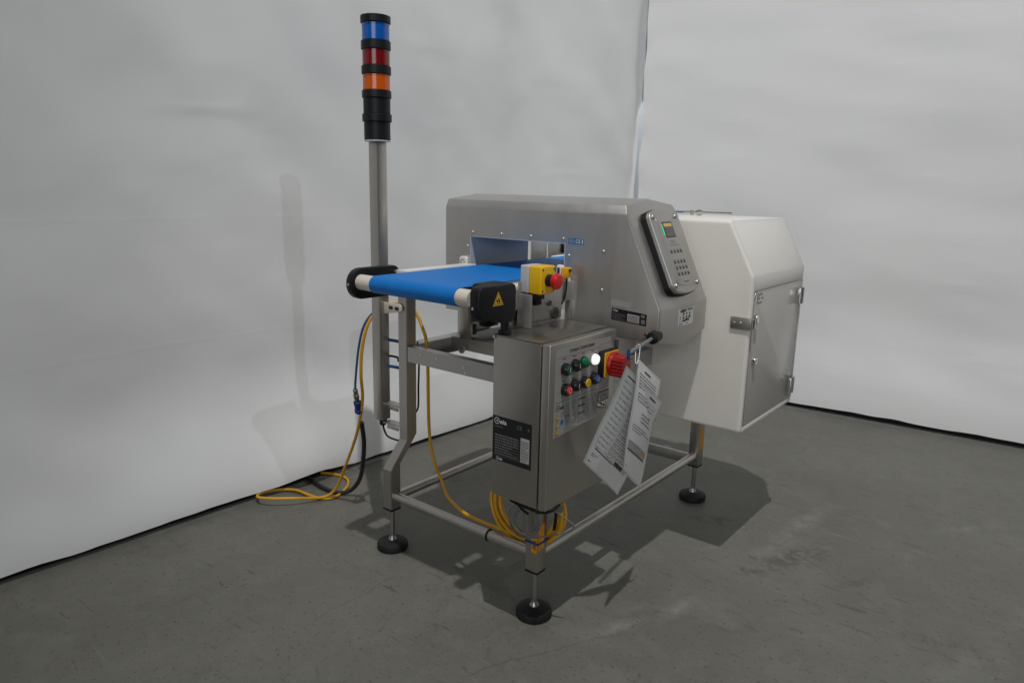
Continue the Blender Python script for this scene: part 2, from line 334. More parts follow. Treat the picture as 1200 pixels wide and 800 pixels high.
class G:
    def __init__(s): s.bm = bmesh.new()
    def _mat(s, faces, mi):
        for f in faces: f.material_index = mi
    def box(s, x0, x1, y0, y1, z0, z1, mi=0, bev=0.0, seg=2):
        return s.prism([(x0, y0), (x1, y0), (x1, y1), (x0, y1)], 'z', z0, z1, mi, bev, seg)
    def prism(s, poly, ax, a, b, mi=0, bev=0.0, seg=2):
        """poly in the plane across ax (x: (y,z), y: (x,z), z: (x,y)), extruded from a to b"""
        def P(p, h):
            return {'x': (h, p[0], p[1]), 'y': (p[0], h, p[1]), 'z': (p[0], p[1], h)}[ax]
        v0 = [s.bm.verts.new(P(p, a)) for p in poly]
        v1 = [s.bm.verts.new(P(p, b)) for p in poly]
        n = len(poly)
        fs = [s.bm.faces.new(v0), s.bm.faces.new(v1)]
        for i in range(n):
            fs.append(s.bm.faces.new((v0[i], v0[(i + 1) % n], v1[(i + 1) % n], v1[i])))
        bmesh.ops.recalc_face_normals(s.bm, faces=fs)
        s._mat(fs, mi)
        if bev:
            es = list({e for f in fs for e in f.edges})
            es = [e for e in es if e.calc_face_angle(0) > R(25)]
            r = bmesh.ops.bevel(s.bm, geom=es, offset=bev, segments=seg, affect='EDGES', profile=0.5, clamp_overlap=True)
            s._mat(r['faces'], mi)
        return s
    def lathe(s, c, axis, prof, n=24, mi=0):
        """prof: (radius, distance along axis) pairs"""
        ax = Vector(axis).normalized()
        t = ax.orthogonal().normalized(); q = ax.cross(t)
        c = Vector(c); rings = []
        for r, h in prof:
            if r < 1e-6: rings.append([s.bm.verts.new(c + ax * h)])
            else: rings.append([s.bm.verts.new(c + ax * h + (t * math.cos(2 * math.pi * k / n) + q * math.sin(2 * math.pi * k / n)) * r) for k in range(n)])
        fs = []
        for A, B in zip(rings, rings[1:]):
            for k in range(n):
                a, b_ = A[k % len(A)], A[(k + 1) % len(A)]
                d, e = B[k % len(B)], B[(k + 1) % len(B)]
                vs_ = []
                for v in (a, b_, e, d):
                    if v not in vs_: vs_.append(v)
                if len(vs_) > 2: fs.append(s.bm.faces.new(vs_))
        for Rg in (rings[0], rings[-1]):
            if len(Rg) > 2: fs.append(s.bm.faces.new(Rg))
        bmesh.ops.recalc_face_normals(s.bm, faces=fs)
        s._mat(fs, mi)
        return s
    def cyl(s, p0, p1, r, n=20, mi=0, ch=0.0):
        p0, p1 = Vector(p0), Vector(p1); h = (p1 - p0).length
        pr = [(r - ch, 0), (r, ch), (r, h - ch), (r - ch, h)] if ch else [(r, 0), (r, h)]
        return s.lathe(p0, p1 - p0, pr, n, mi)
    def tube(s, pts, r, n=10, mi=0, sub=6, closed=False):
        P = [Vector(p) for p in pts]
        if sub > 1:
            out_ = []
            cnt = len(P) if closed else len(P) - 1
            for i in range(cnt):
                if closed: a, b_, c_, d = P[i - 1], P[i], P[(i + 1) % len(P)], P[(i + 2) % len(P)]
                else: a, b_, c_, d = P[max(i - 1, 0)], P[i], P[i + 1], P[min(i + 2, len(P) - 1)]
                for k in range(sub):
                    t = k / sub
                    out_.append(0.5 * ((2 * b_) + (c_ - a) * t + (2 * a - 5 * b_ + 4 * c_ - d) * t * t + (3 * b_ - a - 3 * c_ + d) * t ** 3))
            if not closed: out_.append(P[-1])
            P = out_
        rings = []; nrm = None
        for i, p in enumerate(P):
            if closed: tg = (P[(i + 1) % len(P)] - P[i - 1]).normalized()
            else: tg = (P[min(i + 1, len(P) - 1)] - P[max(i - 1, 0)]).normalized()
            if nrm is None: nrm = tg.orthogonal().normalized()
            nrm = (nrm - tg * nrm.dot(tg)).normalized()
            bn = tg.cross(nrm)
            rings.append([s.bm.verts.new(p + (nrm * math.cos(2 * math.pi * k / n) + bn * math.sin(2 * math.pi * k / n)) * r) for k in range(n)])
        fs = []
        pairs = list(zip(rings, rings[1:])) + ([(rings[-1], rings[0])] if closed else [])
        for A, B in pairs:
            for k in range(n): fs.append(s.bm.faces.new((A[k], A[(k + 1) % n], B[(k + 1) % n], B[k])))
        if not closed:
            fs += [s.bm.faces.new(rings[0]), s.bm.faces.new(rings[-1])]
        bmesh.ops.recalc_face_normals(s.bm, faces=fs)
        s._mat(fs, mi)
        return s
    def poly(s, pts, mi=0):
        f = s.bm.faces.new([s.bm.verts.new(p) for p in pts]); f.material_index = mi
        return s
    def loft(s, loops, mi=0, caps=True):
        rings = [[s.bm.verts.new(p) for p in lp] for lp in loops]; n = len(loops[0]); fs = []
        for A, B in zip(rings, rings[1:]):
            for k in range(n): fs.append(s.bm.faces.new((A[k], A[(k + 1) % n], B[(k + 1) % n], B[k])))
        if caps: fs += [s.bm.faces.new(rings[0]), s.bm.faces.new(rings[-1])]
        bmesh.ops.recalc_face_normals(s.bm, faces=fs); s._mat(fs, mi)
        return s
    # flat print on a plane given by origin o, unit axes u (right) and v (up), and the normal side w
    def rect(s, F, u0, u1, v0, v1, mi=0, h=0.0):
        o, u, v, w = F
        pts = [o + u * a + v * b_ + w * h for a, b_ in ((u0, v0), (u1, v0), (u1, v1), (u0, v1))]
        return s.poly(pts, mi)
    def flat(s, F, uv, mi=0, h=0.0):
        o, u, v, w = F
        return s.poly([o + u * a + v * b_ + w * h for a, b_ in uv], mi)
    def plate(s, F, uv, t, mi=0, bev=0.0, seg=2, h=0.0):
        o, u, v, w = F
        v0 = [s.bm.verts.new(o + u * a + v * b_ + w * h) for a, b_ in uv]
        v1 = [s.bm.verts.new(o + u * a + v * b_ + w * (h + t)) for a, b_ in uv]
        n = len(uv)
        fs = [s.bm.faces.new(v0), s.bm.faces.new(v1)] + [s.bm.faces.new((v0[i], v0[(i + 1) % n], v1[(i + 1) % n], v1[i])) for i in range(n)]
        bmesh.ops.recalc_face_normals(s.bm, faces=fs); s._mat(fs, mi)
        if bev:
            es = [e for e in fs[1].edges]
            r = bmesh.ops.bevel(s.bm, geom=es, offset=bev, segments=seg, affect='EDGES', profile=0.5, clamp_overlap=True)
            s._mat(r['faces'], mi)
        return s
    def text(s, F, txt, u0, v0, size, mi=0, h=0.0, sx=1.0, bold=0.0):
        o, u, v, w = F
        cu = bpy.data.curves.new('txt', 'FONT'); cu.body = txt; cu.size = size; cu.resolution_u = 3; cu.offset = bold
        ob = bpy.data.objects.new('txt', cu); COL.objects.link(ob)
        dg = bpy.context.evaluated_depsgraph_get(); dg.update()
        me = ob.evaluated_get(dg).to_mesh()
        base = [s.bm.verts.new(o + u * (u0 + p.co.x * sx) + v * (v0 + p.co.y) + w * h) for p in me.vertices]
        for p in me.polygons:
            try:
                f = s.bm.faces.new([base[i] for i in p.vertices]); f.material_index = mi
            except ValueError: pass
        ob.evaluated_get(dg).to_mesh_clear()
        bpy.data.objects.remove(ob); bpy.data.curves.remove(cu)
        return s
    def lines(s, F, u0, u1, v0, v1, n, mi=0, h=0.0, fill=0.5, seed=1, short=0.6):
        """rows of illegible small print: word-length bars"""
        rnd = random.Random(seed); st = (v1 - v0) / n
        for i in range(n):
            y = v1 - (i + 0.75) * st; x = u0; end = u0 + (u1 - u0) * (1 if rnd.random() > 0.3 else rnd.uniform(short, 1))
            while x < end:
                wl = (u1 - u0) * rnd.uniform(0.05, 0.17)
                s.rect(F, x, min(x + wl, end), y, y + st * fill, mi, h); x += wl + (u1 - u0) * 0.03
        return s
    def build(s, name, mats, parent=None, label=None, sharp=30):
        if not isinstance(mats, (list, tuple)): mats = [mats]
        me = bpy.data.meshes.new(name)
        vsx = [v.co for v in s.bm.verts]
        lo = Vector(min(v[i] for v in vsx) for i in range(3)); hi = Vector(max(v[i] for v in vsx) for i in range(3))
        cen = (lo + hi) / 2
        bmesh.ops.translate(s.bm, verts=s.bm.verts, vec=-cen)
        for f in s.bm.faces: f.smooth = True
        s.bm.to_mesh(me); s.bm.free()
        me.set_sharp_from_angle(angle=R(sharp))
        for x in mats: me.materials.append(M[x])
        o = bpy.data.objects.new(name, me); COL.objects.link(o)
        WL[o] = cen
        if parent is not None:
            o.parent = parent; o.location = cen - WL[parent]
        else: o.location = cen
        if label: o['label'] = label
        return o

def copy_part(o, parent, delta):
    c_ = o.copy(); COL.objects.link(c_); c_.parent = parent
    WL[c_] = WL[o] + Vector(delta); c_.location = WL[c_] - WL[parent]
    for ch in o.children: copy_part(ch, c_, delta)
    return c_

def thing(name, label, cat, loc, group=None):
    o = bpy.data.objects.new(name, None); COL.objects.link(o); o.location = loc; WL[o] = Vector(loc)
    o['label'] = label; o['category'] = cat
    if group: o['group'] = group
    return o
def tag(o, label, cat, group=None):
    o['label'] = label; o['category'] = cat
    if group: o['group'] = group
    return o

X, Y, Z = Vector((1, 0, 0)), Vector((0, 1, 0)), Vector((0, 0, 1))
def frame_front(y): return (Vector((0, y, 0)), X, Z, -Y)       # faces -y; u = x, v = z
def frame_side(x): return (Vector((x, 0, 0)), Y, Z, X)         # faces +x; u = y, v = z

def rrect(u0, u1, v0, v1, r, n=5):
    pts = []
    for cx, cy, a0 in ((u1 - r, v0 + r, -90), (u1 - r, v1 - r, 0), (u0 + r, v1 - r, 90), (u0 + r, v0 + r, 180)):
        for k in range(n + 1):
            a = R(a0 + 90 * k / n); pts.append((cx + r * math.cos(a), cy + r * math.sin(a)))
    return pts
def circle(cu, cv, r, n=20): return [(cu + r * math.cos(2 * math.pi * k / n), cv + r * math.sin(2 * math.pi * k / n)) for k in range(n)]
def ring(g, F, cu, cv, r, wd, mi, h):
    n = 20
    for k in range(n):
        a, b_ = 2 * math.pi * k / n, 2 * math.pi * (k + 1) / n
        g.flat(F, [(cu + (r - wd) * math.cos(a), cv + (r - wd) * math.sin(a)), (cu + r * math.cos(a), cv + r * math.sin(a)),
                   (cu + r * math.cos(b_), cv + r * math.sin(b_)), (cu + (r - wd) * math.cos(b_), cv + (r - wd) * math.sin(b_))], mi, h)
def logo(g, F, u0, v0, s, mi, h):
    """ring with a star dot followed by the maker's lettering"""
    ring(g, F, u0 + s * 0.5, v0 + s * 0.5, s * 0.5, s * 0.10, mi, h)
    g.flat(F, circle(u0 + s * 0.55, v0 + s * 0.5, s * 0.16, 8), mi, h)
    g.text(F, 'eia', u0 + s * 1.05, v0 + s * 0.16, s * 0.95, mi, h, 1.15, s * 0.025)
def warn_triangle(g, F, cu, cv, s, ym, km, h, sym=True):
    def T(k, dv=0): return [(cu - s * 0.58 * k, cv - s * 0.5 * k + dv), (cu + s * 0.58 * k, cv - s * 0.5 * k + dv), (cu, cv + s * 0.5 * k + dv)]
    g.flat(F, T(1.0), km, h); g.flat(F, T(0.86, -s * 0.01), ym, h + 0.0003)
    g.flat(F, T(0.70, -s * 0.02), km, h + 0.0006); g.flat(F, T(0.58, -s * 0.03), ym, h + 0.0009)
    if sym:
        g.flat(F, circle(cu - s * 0.10, cv - s * 0.16, s * 0.10, 8), km, h + 0.0012)
        g.flat(F, circle(cu + s * 0.10, cv - s * 0.20, s * 0.09, 8), km, h + 0.0012)
        g.flat(F, [(cu - s * 0.06, cv - s * 0.06), (cu + s * 0.14, cv - s * 0.10), (cu + s * 0.14, cv - s * 0.05), (cu - s * 0.03, cv + s * 0.04)], km, h + 0.0015)

# ------------------------------------------------------------ setting
def struct(o): o['kind'] = 'structure'; return o
g = G(); g.poly([(-40, -40, 0), (40, -40, 0), (40, 40, 0), (-40, 40, 0)])
fl = struct(g.build('floor', 'floor'))

def lerp_tab(t, x):
    for (a, b_), (c_, d) in zip(t, t[1:]):
        if x <= c_: return b_ + (d - b_) * (x - a) / (c_ - a)
    return t[-1][1]
LB = [(-3.2, -0.735), (-0.92, -0.722), (-0.41, -0.708), (0.14, -0.686), (0.54, -0.667), (1.26, -0.643), (2.9, -0.60)]
def sm(x): x = max(0, min(1, x)); return x * x * (3 - 2 * x)

def sheet(name, a0, a1, na, zs, fn):
    g = G(); rows = []
    for z in zs:
        rows.append([g.bm.verts.new(fn(a0 + (a1 - a0) * i / na, z)) for i in range(na + 1)])
    for A, B in zip(rows, rows[1:]):
        for i in range(na): g.bm.faces.new((A[i], A[i + 1], B[i + 1], B[i]))
    return g
ZS = [0.0, 0.015, 0.03, 0.05, 0.08, 0.11, 0.14, 0.18, 0.22, 0.27, 0.32, 0.38, 0.45] + [0.45 + 0.055 * k for k in range(1, 66)]
def left_pt(y, h):
    hem = 0.024 + 0.03 * math.exp(-((y - 0.14) / 0.14) ** 2) + 0.007 * noise.noise(Vector((3.1 * y, 0, 5.5))) + 0.004 * noise.noise(Vector((11 * y, 0, 2.5)))
    z = hem + h
    x = lerp_tab(LB, y) + 0.024
    back = 0.125 * (0.40 + 0.60 * sm((y + 1.0) / 0.8)) * sm(h / 0.46) ** 0.9 + 0.02 * sm((h - 0.3) / 1.2)                # the hem kicks out into the room
    x += 0.045 * math.exp(-((y - 0.14) / 0.16) ** 2) * (1 - sm(h / 0.25))
    d = 0.013 * noise.noise(Vector((0.7 * y - 0.9 * z, 1.5 * y + 1.1 * z, 0.3))) + 0.014 * noise.noise(Vector((1.3 * y - 1.8 * z, 4.4 * y + 3.6 * z, 4.3))) + 0.004 * noise.noise(Vector((5 * y - 5 * z, 13 * z + 9 * y, 1.3)))
    d += 0.010 * sm((y - 0.9) / 0.8) * math.sin(9.0 * y + 1.2 * z + 1.5 * noise.noise(Vector((y, z * 0.7, 9))))   # soft vertical folds near the corner
    calm = 1 - 0.75 * sm((y - 1.5) / 0.9)
    return (x - back * calm + d * sm(h / 0.3), min(y, 2.582 + 0.16 * sm((z - 1.60) / 0.35) + 0.006 * math.sin(5 * z)), z)
g = sheet('l', -3.2, 2.86, 150, ZS, left_pt)
cl = g.build('tarpaulin_curtain', 'curtain_l', sharp=180)
tag(cl, 'long white tarpaulin curtain behind the beacon pole, with the pole shadow on it', 'curtain', 'white curtains enclosing the machine')
def right_pt(x, h):
    z = 0.03 + 0.007 * noise.noise(Vector((2.7 * x, 3.0, 5.5))) + 0.004 * noise.noise(Vector((9 * x, 0, 8.5))) + h
    y = 2.632 + 0.065 * (x - 0.6)
    back = 0.085 * sm(h / 0.5)
    y += back * 0.7 - 0.03
    d = 0.011 * noise.noise(Vector((0.9 * x, 2.6 * z, 2.3))) + 0.008 * noise.noise(Vector((2.2 * x, 7.0 * z + 1.2 * x, 7.3)))
    hemw = math.exp(-((x + 0.585) / 0.05) ** 2)
    d += hemw * 0.006 * math.sin(24 * z)                                    # puckered edge hem
    return (x + 0.004 * math.sin(13 * z) * hemw + (0.012 * (z - 1.2)) * hemw * 0.0, y - d * sm(h / 0.3), z)
g = sheet('r', -0.575, 5.2, 150, ZS, right_pt)
cr = g.build('tarpaulin_curtain', 'curtain_r', sharp=180)
tag(cr, 'white tarpaulin curtain with horizontal wrinkles behind the white reject bin', 'curtain', 'white curtains enclosing the machine')
# black strips added behind the hems as the shade in the gap below
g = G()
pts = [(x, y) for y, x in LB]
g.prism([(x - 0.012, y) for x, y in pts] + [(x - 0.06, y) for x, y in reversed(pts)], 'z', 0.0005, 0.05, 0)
struct(g.build('hem_shade_strip', 'rubber'))
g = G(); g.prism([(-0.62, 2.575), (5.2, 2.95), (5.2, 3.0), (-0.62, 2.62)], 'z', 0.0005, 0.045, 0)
struct(g.build('hem_shade_strip', 'rubber'))
# bright wall of the hall seen in the gap between the curtains
g = G(); g.box(-3.0, 1.0, 4.6, 4.8, 0.0, 5.0, 0)
wl = struct(g.build('hall_wall', 'curtain_r'))
hall_or_gap_lamp((-1.6, 3.6, 3.4), 150, 0.2, (0.80, 0.90, 1.0))   # unseen lamp added to brighten the wall in the curtain gap

# ------------------------------------------------------------ the machine
mach = thing('metal_detector_conveyor', 'stainless steel metal detector conveyor with blue belt, beacon tower and white reject bin', 'machine', (0.3, 0.5, 0))

# --- frame
def leg_loops(x, path, hw=0.021):
    return [[(x - hw, y - hw, z - t), (x + hw, y - hw, z - t), (x + hw, y + hw, z + t), (x - hw, y + hw, z + t)] for y, z, t in path]
def make_leg(x, y0, sgn, top):
    k = 0.0075 * sgn
    if sgn == 0: pth = [(y0, 0.146, 0), (y0, top, 0)]; g = G(); g.box(x - 0.021, x + 0.021, y0 - 0.021, y0 + 0.021, 0.146, top, 0, 0.0025); return g.build('leg', 'steel_v', mach, sharp=40)
    pth = [(y0, 0.146, 0), (y0, 0.292, k), (y0 + 0.075 * sgn, 0.378, k), (y0 + 0.075 * sgn, top, 0)]
    g = G(); g.loft(leg_loops(x, pth))
    es = [e for e in g.bm.edges if e.calc_face_angle(0) > R(60)]
    bmesh.ops.bevel(g.bm, geom=es, offset=0.0025, segments=2, affect='EDGES', clamp_overlap=True)
    return g.build('leg', 'steel_v', mach, sharp=40)
legs = [make_leg(0.0, 0.0, 1, 0.872), make_leg(0.6, 0.0, 0, 0.3985), make_leg(0.6, 1.05, 0, 0.4705), make_leg(0.0, 1.05, -1, 0.86)]
def make_foot(x, y, pr):
    g = G(); g.lathe((x, y, 0.001), Z, [(0.0470, 0), (0.0515, 0.003), (0.0520, 0.016), (0.0490, 0.022), (0.0390, 0.0270), (0.0200, 0.0310), (0, 0.0310)], 36)
    f = g.build('levelling_foot', 'rubber', pr)
    g = G(); g.lathe((x, y, 0.029), Z, [(0.015, 0), (0.015, 0.004), (0.0115, 0.010), (0.0085, 0.016)] + [(0.0085 - 0.0004 * (k % 2), 0.018 + 0.004 * k) for k in range(23)] + [(0.0085, 0.113)], 16)
    g.build('spindle', 'spindle_steel', f)
    g = G(); g.box(x - 0.0216, x + 0.0216, y - 0.0216, y + 0.0216, 0.1405, 0.1475, 0, 0.002)
    g.build('end_cap', 'black', f)
    return f
foot0 = make_foot(0, 0, mach)
for dx, dy in ((0.6, 0), (0.6, 1.05), (0, 1.05)): copy_part(foot0, mach, (dx, dy, 0))

g = G(); g.cyl((0.015, -0.004, 0.193), (0.585, -0.004, 0.193), 0.0148, 24); g.build('cross_tube', 'steel_h', mach)
g = G(); g.cyl((0.6, 0.016, 0.186), (0.6, 1.034, 0.186), 0.0148, 24); g.build('cross_tube', 'steel_h', mach)
g = G(); g.cyl((0.0, 0.016, 0.180), (0.0, 1.034, 0.180), 0.0148, 24); g.build('cross_tube', 'steel_h', mach)
g = G(); g.box(0.02, 0.58, 1.045, 1.055, 0.142, 0.184, 0, 0.001); g.build('flat_bar', 'steel', mach)

# upper frame: channels with lips
def channel_x(y0, y1, z0, z1, x0, x1, out):
    g = G(); t = 0.003
    yo, yi = (y0, y1) if out < 0 else (y1, y0)
    s_ = 1 if yi > yo else -1
    prof = [(yo, z0), (yo, z1), (yi, z1), (yi, z1 - t), (yo + s_ * t, z1 - t), (yo + s_ * t, z0 + t), (yi, z0 + t), (yi, z0)]
    g.prism(prof, 'x', x0, x1, 0, 0.0006, 1); return g
def channel_y(x0, x1, z0, z1, y0, y1, out):
    g = G(); t = 0.003
    xo, xi = (x0, x1) if out < 0 else (x1, x0)
    s_ = 1 if xi > xo else -1
    prof = [(xo, z0), (xo, z1), (xi, z1), (xi, z1 - t), (xo + s_ * t, z1 - t), (xo + s_ * t, z0 + t), (xi, z0 + t), (xi, z0)]
    g.prism(prof, 'y', y0, y1, 0, 0.0006, 1); return g
bm_ = channel_x(0.056, 0.086, 0.640, 0.690, 0.0215, 0.5375, -1).build('rail', 'steel', mach)
def spread(first, places, parent):
    """copies of a small part at the other places; places[0] is where the first one stands"""
    for q in places[1:]: copy_part(first, parent, Vector(q) - Vector(places[0]))
ps = [(x, 0.0558, z) for x, z in ((0.085, 0.674), (0.155, 0.674), (0.27, 0.664), (0.275, 0.648))]
g = G(); g.lathe(ps[0], -Y, [(0.004, 0), (0.0035, 0.002), (0, 0.0022)], 10)
spread(g.build('rivet', 'chrome', bm_), ps, bm_)
channel_x(0.26, 0.29, 0.655, 0.697, 0.021, 0.579, -1).build('rail', 'steel', mach)
channel_x(0.94, 0.97, 0.640, 0.690, 0.021, 0.527, 1).build('rail', 'steel', mach)
channel_y(-0.018, 0.030, 0.640, 0.694, 0.0965, 0.953, -1).build('rail', 'steel', mach)
channel_y(0.570, 0.618, 0.640, 0.694, 0.180, 0.592, 1).build('rail', 'steel', mach)
g = G()
o_, n_ = 0.0145, 20
for k in range(n_):
    pass
g.lathe((0.083, 0.245, 0.660), Y, [(0.0045, 0), (0.0145, 0), (0.0145, 0.003), (0.0045, 0.003), (0.0045, 0)], 20)
g.build('eyelet', 'steel', mach)

# --- conveyor
bx0, bx1 = 0.147, 0.470
ry, rz, rr = -0.180, 0.9267, 0.0222
y_end = 1.19
def roller(y, nm='roller'):
    for a, b_ in ((0.083, bx0 + 0.004), (bx1 - 0.004, 0.510)):
        g = G(); g.cyl((a, y, rz), (b_, y, rz), rr, 32, 0, 0.0025); g.build(nm, 'nylon', mach)
roller(ry); roller(y_end)
# the belt as one closed loop round both rollers
g = G(); th = 0.0022
prof_o, prof_i = [], []
for k in range(17):
    a = R(90 + 180 * k / 16); prof_o.append((ry + (rr + th) * math.cos(a), rz + (rr + th) * math.sin(a))); prof_i.append((ry + rr * math.cos(a), rz + rr * math.sin(a)))
for k in range(17):
    a = R(-90 + 180 * k / 16); prof_o.append((y_end + (rr + th) * math.cos(a), rz + (rr + th) * math.sin(a))); prof_i.append((y_end + rr * math.cos(a), rz + rr * math.sin(a)))
A0 = [(bx0, y, z) for y, z in prof_o]; A1 = [(bx1, y, z) for y, z in prof_o]
B0 = [(bx0, y, z) for y, z in prof_i]; B1 = [(bx1, y, z) for y, z in prof_i]
g.loft([A0, A1, B1, B0, A0], caps=False)
bmesh.ops.remove_doubles(g.bm, verts=g.bm.verts, dist=1e-5)
g.build('belt', 'belt', mach, 'royal blue conveyor belt')
g = G(); g.box(0.150, 0.467, -0.13, 1.14, 0.931, 0.9475, 0); g.build('slider_bed', 'steel', mach)
# white wear strips along the edges of the belt
g = G(); g.box(0.100, 0.1455, -0.060, 0.246, 0.936, 0.9545, 0, 0.002); ws = g.build('wear_strip', 'pe_white', mach)
copy_part(ws, mach, (0.3715, 0, -0.010))
g = G(); g.box(0.118, 0.1455, 0.70, 1.13, 0.936, 0.9530, 0, 0.002); ws = g.build('wear_strip', 'pe_white', mach)
copy_part(ws, mach, (0.3535, 0, -0.010))
# side plates carrying the bed
g = G(); g.box(0.098, 0.1135, -0.075, 1.12, 0.880, 0.935, 0, 0.001); sp = g.build('side_plate', 'steel', mach)
copy_part(sp, mach, (0.407, 0, 0))
# supports of the bed
g = G(); g.box(0.080, 0.118, 0.240, 0.262, 0.6975, 0.8795, 0, 0.001); pst = g.build('support_post', 'steel_v', mach)
copy_part(pst, mach, (0.405, 0, 0)); copy_part(pst, mach, (0, 0.72, 0)); copy_part(pst, mach, (0.405, 0.72, 0))
# black clamp of the drive below the belt
g = G(); g.box(0.052, 0.150, 0.290, 0.360, 0.752, 0.764, 0, 0.003); g.box(0.062, 0.10, 0.30, 0.345, 0.764, 0.80, 0, 0.003)
g.box(0.115, 0.155, 0.295, 0.355, 0.739, 0.7515, 0, 0.004); g.box(0.050, 0.078, 0.295, 0.330, 0.700, 0.735, 0, 0.003)
g.build('drive_clamp', 'black', mach)

# covers over the roller bearings
def stadium(y0, y1, z0, z1, r0, r1, n=10):
    pts = []
    for cx, cz, r, a0 in ((y0 + r0, z1 - r0, r0, 90), (y0 + r0, z0 + r0, r0, 180), (y1 - r1, z0 + r1, r1, 270), (y1 - r1, z1 - r1, r1, 0)):
        for k in range(n + 1):
            a = R(a0 + 90 * k / n); pts.append((cx + r * math.cos(a), cz + r * math.sin(a)))
    return pts
def screw(g, c_, ax, r=0.0045, h=0.003, mi=0):
    g.lathe(c_, ax, [(r, 0), (r, h * 0.6), (r * 0.75, h), (r * 0.35, h), (r * 0.3, h * 0.4), (0, h * 0.4)], 10, mi)
g = G(); g.prism(stadium(-0.212, -0.030, 0.8765, 0.9655, 0.042, 0.022), 'x', 0.056, 0.0825, 0, 0.004, 2)
cv = g.build('bearing_cover', 'black', mach)
g = G(); screw(g, (0.0826, -0.047, 0.9480), X, 0.0055); g.build('screw', 'chrome', cv)
g = G(); screw(g, (0.069, -0.2117, 0.921), -Y, 0.004); g.build('screw', 'chrome', cv)
g = G()
prof = [(-0.2290, 0.900), (-0.2230, 0.8860), (-0.2100, 0.8800), (-0.1550, 0.8790), (-0.1450, 0.8730), (-0.1350, 0.8660), (-0.1040, 0.8660), (-0.0910, 0.8720), (-0.0850, 0.8850), (-0.0850, 0.9520), (-0.0900, 0.9620), (-0.1000, 0.9660), (-0.2150, 0.9660), (-0.2250, 0.9610), (-0.2290, 0.9500)]
g.prism(prof, 'x', 0.545, 0.577, 0, 0.005, 3); g.prism([(y if y > -0.17 else -0.183 + (y + 0.229) * 0.3, z) for y, z in prof], 'x', 0.511, 0.556, 0, 0.004, 2)
cv2 = g.build('bearing_cover', 'black', mach, 'black bearing cover with a yellow warning triangle')
g = G(); warn_triangle(g, frame_side(0.5772), -0.1590, 0.9335, 0.0400, 0, 1, 0.0004); g.build('warning_sticker', ['yellowprint', 'blackpaint'], cv2)
g = G(); screw(g, (0.558, -0.2292, 0.913), -Y, 0.004); g.build('screw', 'chrome', cv2)
g = G(); g.prism(stadium(1.10, 1.235, 0.8765, 0.9655, 0.022, 0.042), 'x', 0.036, 0.0825, 0, 0.004, 2); g.build('bearing_cover', 'black', mach)
g = G(); g.prism(stadium(1.10, 1.235, 0.8765, 0.9655, 0.022, 0.042), 'x', 0.511, 0.577, 0, 0.004, 2); g.build('bearing_cover', 'black', mach)
g = G(); g.cyl((0.560, -0.110, 0.846), (0.560, -0.110, 0.8655), 0.011, 12); g.box(0.548, 0.574, -0.123, -0.098, 0.8345, 0.846, 0, 0.002)
g.build('drive_stub', 'black', mach)

# bracket plates, sensor and small fittings between belt and cabinet
g = G(); g.box(0.505, 0.5125, -0.060, 0.035, 0.775, 0.879, 0, 0.002); g.build('bracket_plate', 'steel_v', mach)
g = G(); g.box(0.520, 0.526, -0.010, 0.190, 0.8350, 0.955, 0, 0.002); g.box(0.5255, 0.566, -0.010, -0.004, 0.8352, 0.925, 0, 0.001)
g.build('bracket_plate', 'steel', mach)
g = G(); g.lathe((0.5262, 0.155, 0.853), X, [(0.017, 0), (0.017, 0.005), (0.006, 0.006), (0.006, 0.003), (0, 0.003)], 20); g.lathe((0.5262, 0.125, 0.885), X, [(0.008, 0), (0.008, 0.006), (0.0, 0.006)], 12)
g.build('hand_knob', 'dark_metal', mach)
g = G(); g.box(0.499, 0.517, 0.205, 0.222, 0.800, 0.900, 0, 0.002); g.box(0.488, 0.504, 0.190, 0.205, 0.842, 0.868, 0, 0.002); g.build('guide_post', 'pe_white', mach)
g = G(); g.box(0.490, 0.512, 0.205, 0.222, 0.950, 0.984, 0, 0.006, 3); sn = g.build('photo_eye', 'pe_white', mach)
g = G(); g.box(0.511, 0.534, 0.200, 0.226, 0.948, 0.978, 0, 0.003); g.box(0.5335, 0.537, 0.208, 0.218, 0.966, 0.974, 1); g.box(0.4965, 0.5045, 0.2035, 0.2055, 0.957, 0.976, 1, 0.0005); g.build('sensor_head', ['amberplastic', 'blackpaint'], sn)
g = G(); g.tube([(0.524, 0.213, 0.948), (0.525, 0.212, 0.92), (0.522, 0.206, 0.885), (0.510, 0.196, 0.862), (0.492, 0.188, 0.852)], 0.0028, 8); g.build('sensor_cable', 'rubber', sn)

# emergency stop box
g = G(); g.box(0.518, 0.5465, 0.002, 0.067, 0.926, 1.000, 0, 0.004, 3)
es_ = g.build('emergency_stop', 'greyplastic', mach, 'yellow and grey emergency stop box with red mushroom button')
g = G(); g.box(0.5468, 0.588, 0.002, 0.067, 0.926, 1.000, 0, 0.004, 3); lid = g.build('lid', 'yellow', es_)
ps = [(0.5882, y, z) for y in (0.010, 0.059) for z in (0.935, 0.991)]
g = G(); g.lathe(ps[0], X, [(0.0028, 0), (0.0028, 0.0006), (0, 0.0006)], 8)
spread(g.build('screw', 'black', es_), ps, es_)
g = G(); g.lathe((0.588, 0.0345, 0.962), X, [(0.0165, 0), (0.0165, 0.018), (0.014, 0.020)], 24); g.build('collar', 'black', es_)
g = G(); g.lathe((0.606, 0.0345, 0.962), X, [(0.0145, 0), (0.0205, 0.003), (0.0215, 0.008), (0.0205, 0.014), (0.0165, 0.018), (0.0085, 0.0196), (0, 0.020)], 28); g.build('button', 'redbright', es_)
g = G(); g.box(0.522, 0.560, 0.006, 0.060, 0.906, 0.9255, 0, 0.003); g.box(0.530, 0.552, 0.030, 0.058, 0.890, 0.9055, 0, 0.003); g.build('gland', 'black', es_)

